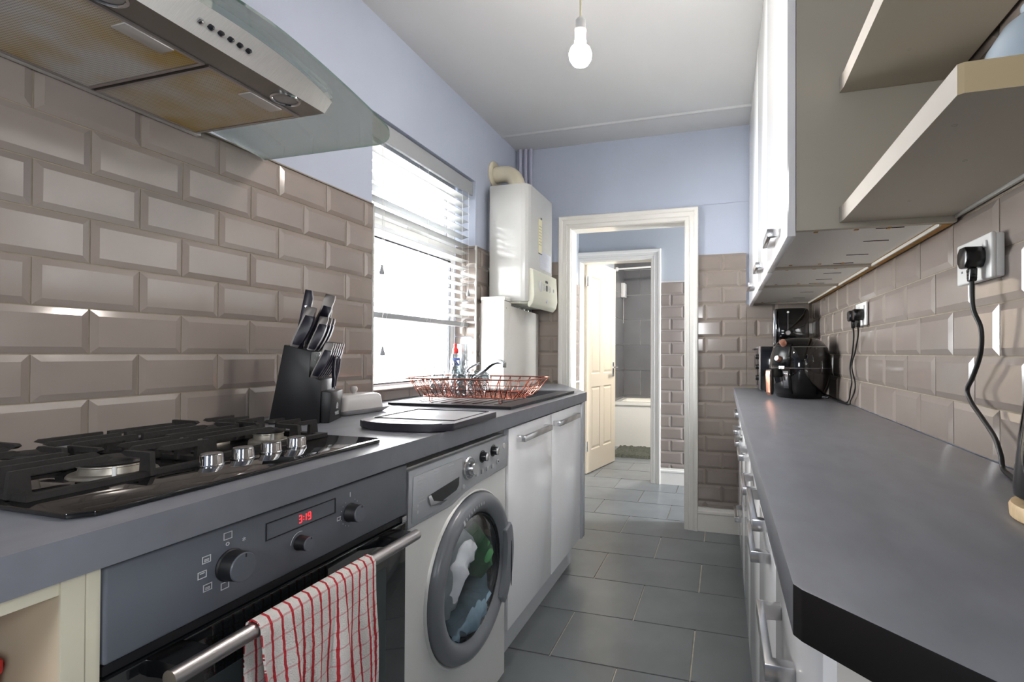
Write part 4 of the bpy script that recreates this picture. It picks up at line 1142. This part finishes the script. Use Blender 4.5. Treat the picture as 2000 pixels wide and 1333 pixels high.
for y, r in ((2.885, .028), (2.95, .017), (3.055, .017), (3.13, .009)):
    lathe('dial', [(r, -.006), (r, .003), (r*.85, .006), (0, .007)], 'ceramic_grey', bo, n=24, loc=(fxx-.003, y, 1.505), rot=(0, PI/2, 0), sx=1.25)
lathe('emblem', [(.012, -.004), (.012, .002), (0, .003)], 'paper_grey', bo, n=20, loc=(fxx, 3.00, 1.425), rot=(0, PI/2, 0))
tg = box('hanging_tag', (QX1, 2.915, 1.715), (QX1+.0015, 2.975, 1.93), 'paper_cream', bo)
box('tag_edge', (QX1+.0015, 2.915, 1.713), (QX1+.0025, 2.978, 1.719), 'ink', tg)
for i in range(7): box('print_line', (QX1+.0015, 2.922, 1.885-.019*i), (QX1+.002, 2.968, 1.887-.019*i), 'ink', tg)
box('tag_mark', (QX1, 2.955, 1.935), (QX1+.001, 2.978, 1.945), 'ink', bo)
pn = box('instruction_panel', (QX1, 2.94, 1.625), (QX1+.001, 3.15, 1.735), 'paper_grey', bo)
for r in range(5): box('print_line', (QX1+.001, 2.95, 1.64+.018*r), (QX1+.0013, 3.14, 1.6415+.018*r), 'white_plastic', pn)
# pipework showing below
for i, (y, m) in enumerate(((2.80, 'copper'), (2.86, 'chrome'), (2.92, 'chrome'), (2.98, 'chrome'), (3.05, 'chrome'), (3.12, 'chrome'))):
    tube('pipe', [(-1.25, y, QZ0+.01), (-1.25, y, QZ0-.08), (-1.25, y, QZ0-.16)], .010, m, bo, n=10)
    lathe('valve', [(.015, -.02), (.017, -.01), (.017, .01), (.015, .02)], m, bo, n=12, loc=(-1.25, y, QZ0-.02))
fl = empty('boiler_flue', (0, 0, 0), label='cream flue elbow rising from the boiler into the wall', cat='flue')
r_ = .050; cy_ = 2.885
el = [(-1.225, cy_, QZ1), (-1.225, cy_, QZ1+.03)]
el += [(-1.225-.085*(1-math.cos(t)), cy_, QZ1+.03+.085*math.sin(t)) for t in [PI/2*k/8 for k in range(1, 9)]]
el += [(XL+.012, cy_, QZ1+.115)]
tube('elbow', el, r_, 'flue_cream', fl, n=28)
lathe('collar', [(r_+.012, 0), (r_+.012, .016), (r_, .016)], 'flue_cream', fl, n=28, loc=(-1.225, cy_, QZ1))
lathe('wall_plate', [(.05, 0), (.083, 0), (.085, .006), (.080, .012), (.052, .016)], 'flue_cream', fl, n=32, loc=(XL, cy_, QZ1+.115), rot=(0, PI/2, 0))
box('clip', (-1.30, cy_-.058, QZ1+.001), (-1.25, cy_-.050, QZ1+.022), 'white_plastic', fl)
for i, (x, y, r) in enumerate(((-1.342, 3.218, .013), (-1.305, 3.222, .0125), (-1.268, 3.224, .0125))):
    o = tube('wall_pipe', [(x, y, 1.30), (x, y, H-.0005)], r, 'pipe_paint', n=12)
    tag(o, ['lavender painted pipe in the corner, nearest the window wall', 'lavender painted pipe between two others in the corner', 'lavender painted pipe in the corner, nearest the doorway'][i], 'pipe', 'pipes in the boiler corner')
pc = empty('pipe_casing', (0, 0, 0), label='tall white boxed pipe casing under the boiler', cat='casing')
CX0, CX1, CY0, CY1 = -1.352, -1.207, 2.662, 3.226
box('side_board', (CX0, CY0, WT), (CX1-.012, CY0+.012, 1.402), 'white_gloss_paint', pc, bev=.001)
prism('front_board', [(CY0, WT), (CY1, WT), (CY1, 1.362), (CY0+.10, 1.375), (CY0+.10, 1.395), (CY0, 1.402)], 'x', CX1-.0118, CX1, 'white_gloss_paint', pc, bev=.001)
box('cap', (CX0, CY0-.006, 1.4025), (CX1+.006, QY0-.002, 1.424), 'white_gloss_paint', pc, bev=.002)
lathe('screw', [(.003, 0), (.003, .001), (0, .001)], 'ink', pc, n=8, loc=(CX1, CY0+.03, 1.36), rot=(0, PI/2, 0))
box('wall_batten', (XL+.001, CY0+.02, WT+.01), (CX0, CY0+.05, 1.39), 'white_gloss_paint', pc)

# ================================================================ pendant lamp
pl = empty('pendant_lamp', (-.413, 1.45, 0), label='bare glowing bulb hanging on a white flex', cat='lamp')
lathe('ceiling_rose', [(.05, H), (.05, H-.008), (.03, H-.024), (.008, H-.03), (0, H-.03)], 'white_plastic', pl, n=24)
tube('flex', [(0, 0, H-.03), (0, 0, 2.105)], .0032, 'paper_cream', pl, n=8)
lathe('lamp_holder', [(0, 2.107), (.010, 2.105), (.0155, 2.098), (.0165, 2.070), (.0175, 2.0695), (.0175, 2.067), (.0165, 2.066), (.0165, 2.040), (.0175, 2.0395), (.0175, 2.036), (.014, 2.036)], 'white_plastic', pl, n=24)
lathe('bulb', [(.0135, 2.038), (.0140, 2.030), (.020, 2.022), (.0295, 2.012), (.034, 1.998), (.0325, 1.983), (.024, 1.969), (.012, 1.9625), (0, 1.961)], 'bulb_glow', pl, n=28)

# ================================================================ bathroom things
ba = empty('bathtub', (0, 0, 0), label='white bathtub with plain side panel in the bathroom', cat='bathtub')
box('side_panel', (-1.236, 5.875, 0), (.45, 5.893, .492), 'bath_white', ba)
rect_ring('rim', -1.236, .45, 5.862, 6.445, .492, .528, .065, 'bath_white', ba, axis='z')
rr = bmesh.new()
tiers = [(.78, .228, .515), (.74, .205, .3), (.68, .17, .16)]
rings = [[rr.verts.new((-.393+x, 6.1535+y, z)) for x, y, _ in rr_loop(a, b, 0, .09)] for a, b, z in tiers]
for a, b in zip(rings, rings[1:]):
    for i in range(len(a)): rr.faces.new((a[i], a[(i+1) % len(a)], b[(i+1) % len(b)], b[i]))
rr.faces.new(rings[-1])
finish('basin', rr, 'bath_white', ba, smooth=True, angle=50)
def mat_mesh():
    bm = bmesh.new(); nx, ny = 44, 24; rnd = random.Random(5); G = []
    for j in range(ny+1):
        G.append([bm.verts.new((-1.16+.62*i/nx+rnd.uniform(-.004, .004), 5.25+.56*j/ny+rnd.uniform(-.006, .006), (.028+rnd.uniform(-.009, .009)) if 0 < i < nx and 0 < j < ny else .0005)) for i in range(nx+1)])
    for j in range(ny):
        for i in range(nx): bm.faces.new((G[j][i], G[j][i+1], G[j+1][i+1], G[j+1][i]))
    o = finish('bath_mat', bm, 'mat_grey', None); return tag(o, 'shaggy dark grey bath mat on the floor before the bath', 'bath mat')
mat_mesh()
cr = empty('shower_rail', (0, 0, 0), label='white shower curtain rail under the bathroom ceiling', cat='rail')
tube('rail', [(-1.232, 5.93, 2.105), (.35, 5.93, 2.145)], .011, 'white_plastic', cr, n=12)
lathe('end_cap', [(.026, 0), (.026, .02), (.014, .034)], 'white_plastic', cr, n=18, loc=(-1.236, 5.93, 2.105), rot=(0, PI/2, 0))
ex = empty('shower_switch', (-1.232, 6.28, 1.90), label='small white box with pull cord on the grey bathroom tiles', cat='switch')
box('case', (0, -.07, -.10), (.05, .07, .08), 'white_plastic', ex, bev=.006)
box('grille', (.0502, -.045, -.07), (.052, .045, -.02), 'paper_grey', ex)
tube('pull_cord', [(.02, .02, -.10), (.02, .02, -.3), (.015, .03, -.42)], .002, 'cord_white', ex, n=6)

def flush_fill_lamp(x, y, z, label, m):  # unseen lamps added to brighten the bathroom and hall
    l = empty('fill_lamp', (x, y, z), label=label, cat='lamp')
    lathe('base', [(.13, 0), (.13, -.02), (.12, -.025)], 'white_plastic', l, n=28)
    lathe('diffuser', [(.118, -.025), (.112, -.05), (.08, -.07), (0, -.078)], m, l, n=28)
flush_fill_lamp(-.3, 4.95, 2.27, 'round flush fill lamp added out of view on the bathroom ceiling', 'warm_glow')
flush_fill_lamp(.15, 3.85, 2.42, 'round flush fill lamp added out of view on the hall ceiling', 'cool_glow')

# ================================================================ right run of units
RX0 = .060
rw = prism('worktop', [(RX0, 3.237), (RX0, .492), (.066, .482), (.36, .190), (.499, .190), (.499, 3.237)], 'z', WB, WT, ['worktop', 'worktop_edge', 'worktop_end'],
           mats_fn=lambda f: 0 if abs(f.normal.z) > .5 else (2 if f.normal.y < -.3 else 1), bev=.0012)
tag(rw, 'slate grey worktop along the right wall with black cut corner', 'worktop')
FXR = .086
def right_unit(y0, y1, fronts, label):
    u_ = empty('base_cabinet', (0, 0, 0), label=label, cat='cabinet', group='white base units under the right worktop')
    box('carcass', (FXR+.021, y0+.001, .12), (.495, y1-.001, WB-.001), 'carcass_white', u_)
    box('plinth', (FXR+.045, y0+.001, 0), (FXR+.06, y1-.001, .119), 'plinth', u_)
    for nm, z0, z1, hy, hz in fronts:
        d_ = box(nm, (FXR, y0+.0015, z0), (FXR+.019, y1-.0015, z1), 'white_gloss', u_, bev=.0015)
        bar_handle(d_, hy[0], hy[1], hz, FXR, sgn=-1, d=.036)
right_unit(.50, .925, [('door', .10, .842, (.675, .850), .702)], 'white base unit nearest the camera under the right worktop')
right_unit(.925, 1.325, [('drawer', .735, .842, (.975, 1.205), .788), ('door', .10, .731, (1.025, 1.222), .712)], 'white base unit with top drawer, second from the camera')
right_unit(1.325, 1.765, [('door', .10, .842, (1.44, 1.62), .728)], 'white base unit third from the camera under the right worktop')
right_unit(1.765, 2.24, [('door', .10, .842, (1.865, 2.04), .735)], 'white base unit third from the far wall')
right_unit(2.24, 2.72, [('drawer', .735, .842, (2.48, 2.67), .812), ('drawer', .42, .731, (2.40, 2.60), .690), ('drawer', .10, .416, (2.40, 2.60), .35)], 'white drawer unit next to last before the far wall')
right_unit(2.72, 3.215, [('door', .10, .842, (2.76, 2.96), .690)], 'white base unit against the far wall')
# end panel under the cut corner
o = prism('end_panel', [(.094, .482), (.37, .206), (.49, .206), (.49, .222), (.377, .222), (.105, .493)], 'z', 0, WB-.001, 'carcass_white')
tag(o, 'off-white angled end panel beneath the cut worktop corner', 'panel')

# wall cabinets -----------------------------------------------------------------------
CXF, CZ0, CZ1 = .148, 1.398, 2.498
def wall_unit(y0, y1, hy, label, near=False):
    c = empty('wall_cabinet', (0, 0, 0), label=label, cat='cabinet', group='white wall units on the right')
    box('side_panel', (CXF+.0205, y0, CZ0), (.500, y0+.018, CZ1), 'shelf_board', c)
    box('side_panel', (CXF+.0205, y1-.018, CZ0), (.500, y1, CZ1), 'shelf_board', c)
    bp = box('base_panel', (CXF+.0205, y0+.018, CZ0+.006), (.472, y1-.018, CZ0+.022), 'carcass_white', c)
    box('back_rail', (.474, y0+.018, CZ0-.001), (.499, y1-.018, CZ0+.018), 'raw_wood', c)
    box('seal_strip', (.4725, y0+.02, CZ0-.004), (.4765, y1-.02, CZ0+.004), 'carcass_white', c)
    box('top_panel', (CXF+.0205, y0+.018, CZ1-.016), (.499, y1-.018, CZ1), 'carcass_white', c)
    d_ = box('door', (CXF, y0+.002, CZ0-.012), (CXF+.0195, y1-.002, CZ1-.002), 'white_gloss', c, bev=.0015)
    bar_handle(d_, hy[0], hy[1], 1.432, CXF, sgn=-1, d=.034)
    L = y1-y0
    for yy in (y0+.05, y1-.05):
        for xx in (.215, .305):
            box('plug', (xx, yy-.004, CZ0+.0045), (xx+.010, yy+.006, CZ0+.0065), 'raw_wood', bp)
        box('slot', (.352, yy-.0012, CZ0+.0045), (.412, yy+.0012, CZ0+.0065), 'dark_hole', bp)
        box('plug', (.376, yy-.006, CZ0+.0042), (.384, yy+.008, CZ0+.006), 'raw_wood', bp)
    for k in (1, 2): box('slot', (.36, y0+L*k/3-.001, CZ0+.0045), (.42, y0+L*k/3+.001, CZ0+.0065), 'dark_hole', bp)
wall_unit(1.322, 1.914, (1.478, 1.64), 'white gloss wall cabinet nearest the open shelves')
wall_unit(1.916, 2.417, (2.0, 2.155), 'white gloss wall cabinet between two others')
wall_unit(2.419, 3.225, (2.57, 2.76), 'white gloss wall cabinet against the far wall')

# open shelves ----------------------------------------------------------------------------
def shelf(z0, y0, label):
    s = empty('wall_shelf', (0, 0, z0), label=label, cat='shelf', group='open shelves beside the wall cabinets')
    t = .037
    prism('board', [(.268, y0+.004), (.274, y0), (.4925, y0), (.4925, 1.3205), (.262, 1.3205), (.266, 1.29)], 'z', 0, t, ['shelf_board', 'shelf_edge', 'shelf_end'], s,
          mats_fn=lambda f: 0 if abs(f.normal.z) > .5 else (2 if f.normal.y < -.5 else 1))
    for x, y in ((.30, .80), (.37, .95), (.42, .76), (.36, 1.17)):
        if y > y0: lathe('screw_hole', [(.0035, -.0002), (.0035, .0002), (0, .0002)], 'dark_hole', s, n=10, loc=(x, y, 0))
    if z0 < 1.5: box('wall_seal', (.4935, y0, -.006), (.4995, 1.318, .004), 'silver_trim', s)
    else: box('gap_shade', (.4935, y0, .004), (.4995, 1.318, .03), 'dark_hole', s)  # dark strip put in for the shadow gap behind the upper shelf
shelf(1.411, .704, 'cream open shelf, the lower of two beside the wall cabinets')
shelf(1.719, .45, 'cream open shelf, the upper of two beside the wall cabinets')
bw = empty('mixing_bowl', (.413, .805, 1.448), label='pale blue-grey bowl upturned on the lower open shelf', cat='bowl')
lathe('shell', [(.078, 0), (.080, .003), (.0795, .006), (.078, .03), (.071, .062), (.055, .088), (.036, .103), (.030, .106)], 'blue_grey_enamel', bw, n=48, angle=70)
lathe('foot', [(.031, .104), (.034, .116), (.030, .117), (.028, .107), (0, .106)], 'blue_grey_enamel', bw, n=36)

# sockets, plugs and leads --------------------------------------------------------------------
XT = XR-.010
def socket(y, z, depth, label, holes):
    s = empty('wall_socket', (XT, y, z), label=label, cat='socket')
    if depth > .012: box('pattress', (-depth+.009, -.070, -.041), (.0, .070, .041), 'white_plastic', s, bev=.003)
    box('face_plate', (-depth, -.073, -.043), (-depth+.009, .073, .043), 'white_plastic', s, bev=.004, seg=3)
    for sy in (-.036, .036):
        box('switch', (-depth-.004, sy-.0105-.012, .016), (-depth, sy-.0045-.012+.008, .030), 'white_plastic', s, bev=.002)
        if sy in holes:
            box('pin_hole', (-depth-.0006, sy-.0028, .000), (-depth+.0002, sy+.0028, .010), 'ink', s)
            for q in (-.011, .011): box('pin_hole', (-depth-.0006, sy+q-.003, -.019), (-depth+.0002, sy+q+.003, -.0145), 'ink', s)
    return s
socket(1.195, 1.288, .023, 'white double socket with one black plug, nearest the shelves', (.036,))
socket(2.113, 1.249, .011, 'white double socket with two black plugs by the air fryer', ())
def plug(y, z, xf, label):
    p = empty('plug', (xf, y, z), label=label, cat='plug', group='black mains plugs')
    prism('body', [(-.021, -.008), (-.012, -.020), (.012, -.020), (.021, -.008), (.021, .010), (.012, .021), (-.012, .021), (-.021, .010)], 'x', -.034, -.0005, 'black_plastic', p, bev=.004, seg=2)
    prism('cord_grip', [(-.006, -.046), (.006, -.046), (.009, -.020), (-.009, -.020)], 'x', -.023, -.009, 'black_plastic', p, bev=.003)
    for k in range(3): lathe('grip_rib', [(.0075, -.0015), (.0085, 0), (.0075, .0015)], 'black_plastic', p, n=12, loc=(-.016, 0, -.027-.006*k))
plug(1.159, 1.288, XT-.023, 'black mains plug in the socket nearest the shelves')
plug(2.149, 1.245, XT-.011, 'black mains plug, the farther of two by the air fryer')
plug(2.077, 1.245, XT-.011, 'black mains plug, the nearer of two by the air fryer')
o = tube('power_cable', [(.462, 1.159, 1.244), (.464, 1.158, 1.19), (.472, 1.147, 1.150), (.475, 1.156, 1.103), (.477, 1.192, 1.056), (.478, 1.219, 1.028), (.478, 1.200, 1.003), (.476, 1.150, .977), (.474, 1.102, .950), (.472, 1.076, .922), (.470, 1.064, .9005), (.460, 1.02, .8985), (.440, .93, .8985), (.432, .845, .902)], .0042, 'cable_black', n=10, sub=6)
tag(o, 'thick black lead looping down to the black kettle', 'cable')
o = tube('power_cable', [(.474, 2.149, 1.201), (.480, 2.165, 1.17), (.486, 2.215, 1.105), (.488, 2.262, 1.043), (.489, 2.24, .990), (.489, 2.262, .955), (.486, 2.275, .915), (.476, 2.31, .8985), (.468, 2.44, .8985), (.46, 2.5, .905)], .003, 'cable_black', n=8, sub=6)
tag(o, 'thin black lead from the farther plug to the air fryer', 'cable')
o = tube('power_cable', [(.474, 2.077, 1.201), (.480, 2.10, 1.17), (.487, 2.175, 1.110), (.488, 2.235, 1.054), (.488, 2.185, .992), (.488, 2.19, .955), (.486, 2.245, .915), (.482, 2.255, .8985), (.476, 2.35, .898), (.484, 2.55, .8985), (.487, 2.78, .8985), (.470, 2.86, .902)], .003, 'cable_black', n=8, sub=6)
tag(o, 'thin black lead from the nearer plug running behind the air fryer', 'cable')

# kettle at the right edge ---------------------------------------------------------------------
ke = empty('kettle', (.4195, .752, WT), math.radians(20), label='black kettle on a pale wooden base at the right edge', cat='kettle')
lathe('wooden_base', [(.070, 0), (.074, .003), (.075, .016), (.073, .020), (0, .020)], 'pale_wood', ke, n=40)
lathe('foot_ring', [(.060, .020), (.060, .026), (.064, .028)], 'black_matt', ke, n=36)
lathe('body', [(.066, .026), (.0705, .030), (.071, .040), (.066, .10), (.058, .165), (.052, .205), (.050, .210), (.047, .212)], 'black_gloss', ke, n=40)
lathe('lid', [(.0485, .210), (.045, .219), (.02, .225), (0, .226)], 'black_gloss', ke, n=36)
lathe('lid_knob', [(.006, .225), (.006, .234), (.012, .238), (.012, .248), (0, .250)], 'pale_wood', ke, n=20)
tube('handle', [(.050, 0, .20), (.080, 0, .215), (.098, 0, .185), (.096, 0, .12), (.085, 0, .07)], .008, 'black_matt', ke, n=10, sub=5, rot=(0, 0, math.radians(-75)))
tube('spout', [(-.055, 0, .12), (-.085, 0, .15), (-.10, 0, .19), (-.115, 0, .205)], [.013-.0003*i for i in range(16)], 'black_gloss', ke, n=12, sub=5, rot=(0, 0, math.radians(-120)))

# air fryer -----------------------------------------------------------------------------------------
af = empty('air_fryer', (.350, 2.615, WT), label='glossy black egg-shaped air fryer with rose gold handle', cat='air fryer')
def egg(nm, prof, m, par, n=48, ex=1.06):
    return lathe(nm, prof, m, par, n=n, angle=50)
egg('body', [(.098, 0), (.106, .004), (.112, .02), (.126, .06), (.1345, .105), (.136, .150), (.131, .195), (.119, .235), (.100, .262), (.080, .276), (.05, .283), (0, .285)], 'black_gloss', af)
lathe('seam', [(.1362, .1408), (.1366, .1415), (.1362, .1422)], 'steel_grey', af, n=48)
lathe('top_rim', [(.1185, .237), (.1195, .2385), (.1165, .241)], 'steel_grey', af, n=48)
fa = math.radians(222)                                   # direction the drawer faces
def pol(r, a, z): return (r*math.cos(a), r*math.sin(a), z)
def face_patch(nm, a0, a1, prof, m, off):
    bm = bmesh.new(); G = []; K = 10
    for r, z in prof: G.append([bm.verts.new(pol(r+off, a0+(a1-a0)*k/K, z)) for k in range(K+1)])
    for a, b in zip(G, G[1:]):
        for k in range(K): bm.faces.new((a[k], a[k+1], b[k+1], b[k]))
    o = finish(nm, bm, m, af, smooth=True)
    sm = o.modifiers.new('t', 'SOLIDIFY'); sm.thickness = .002; sm.offset = 1
    return o
face_patch('drawer_front', fa-.42, fa+.42, [(.112, .022), (.126, .06), (.1345, .105), (.136, .137)], 'black_gloss', .0025)
face_patch('control_face', fa-.40, fa+.40, [(.1358, .150), (.131, .195), (.119, .235), (.106, .256)], 'black_plastic', .0015)
face_patch('badge', fa+.16, fa+.34, [(.124, .048), (.1345, .105), (.1358, .128)], 'satin_chrome', .005)
def knob(r, z, a, tilt, rad, m1, m2):
    k = lathe('dial', [(rad, -.006), (rad, .016), (rad*.9, .019), (0, .019)], m1, af, n=24)
    k.matrix_local = Matrix.Translation(pol(r, a, z)) @ Matrix.Rotation(a, 4, 'Z') @ Matrix.Rotation(PI/2-tilt, 4, 'Y')
    lathe('dial_face', [(rad*.92, .0192), (rad*.85, .021), (0, .021)], m2, k, n=24)
knob(.1345, .182, fa, .25, .0135, 'rose_gold', 'white_plastic')
knob(.112, .252, fa+.05, .75, .0150, 'rose_gold', 'rose_gold')
hb = Matrix.Rotation(fa, 4, 'Z')
o = box('handle_arm', (.132, -.014, .098), (.196, .014, .137), 'black_plastic', af, bev=.004); o.matrix_local = hb
o = prism('handle', [(.188, .137), (.203, .135), (.205, .11), (.202, .030), (.190, .018), (.186, .04)], 'y', -.017, .017, 'black_plastic', af, bev=.003); o.matrix_local = hb
o = prism('handle_trim', [(.204, .132), (.2085, .128), (.2095, .11), (.206, .030), (.198, .016), (.2025, .03), (.2055, .11)], 'y', -.012, .012, 'rose_gold', af, bev=.0008); o.matrix_local = hb
tube('cord_exit', [(.08, -.105, .012), (.10, -.125, .012)], .005, 'black_matt', af, n=8)

# mini oven behind, with the coffee maker on top of it ---------------------------------------------------
mo = empty('mini_oven', (.190, 2.905, WT), label='small black and steel mini oven in the far corner', cat='mini oven')
box('body', (.006, 0, .010), (.285, .31, .246), 'black_gloss', mo, bev=.004)
box('front_frame', (-.004, .003, .012), (.006, .307, .246), 'steel_grey', mo, bev=.002)
box('door_glass', (-.007, .10, .03), (-.0042, .296, .225), 'black_glass', mo, bev=.001)
tube('door_handle', [(-.004, .115, .232), (-.022, .115, .232), (-.022, .285, .232), (-.004, .285, .232)], .004, 'black_plastic', mo, n=8)
for z in (.19, .135, .075): lathe('knob', [(.014, 0), (.013, -.014), (.011, -.016), (0, -.016)], 'black_plastic', mo, n=20, loc=(-.004, .05, z), rot=(0, PI/2, 0))
for x in (.03, .26):
    for y in (.03, .28): lathe('foot', [(.01, 0), (.01, .010), (0, .010)], 'black_matt', mo, n=10, loc=(x, y, 0))
cm = empty('coffee_maker', (.268, 2.975, WT+.2465), label='tall black coffee maker standing on the mini oven', cat='coffee maker')
rr_solid('body', [(.088, .085, .0005, .025), (.09, .087, .006, .025), (.088, .084, .195, .026), (.082, .078, .208, .026), (.07, .066, .212, .022)], 'black_gloss', cm).location = (.09, .09, 0)
prism('side_strip', [(-.003, .0), (.010, -.004), (.012, .0), (.004, .012), (-.003, .014)], 'z', .010, .200, 'chrome', cm, bev=.001)
lathe('dial', [(.0135, 0), (.0135, .006), (.011, .009), (0, .009)], 'steel_grey', cm, n=24, loc=(.070, .002, .075), rot=(PI/2, 0, 0))
lathe('light', [(.006, 0), (.006, .002), (0, .002)], 'white_plastic', cm, n=16, loc=(.070, .0035, .188), rot=(PI/2, 0, 0))
box('line', (.0692, .0015, .092), (.0708, .0042, .180), 'satin_chrome', cm)
for z in (.072, .086): box('button', (.038, .001, z-.003), (.050, .0042, z+.003), 'white_plastic', cm, bev=.001)
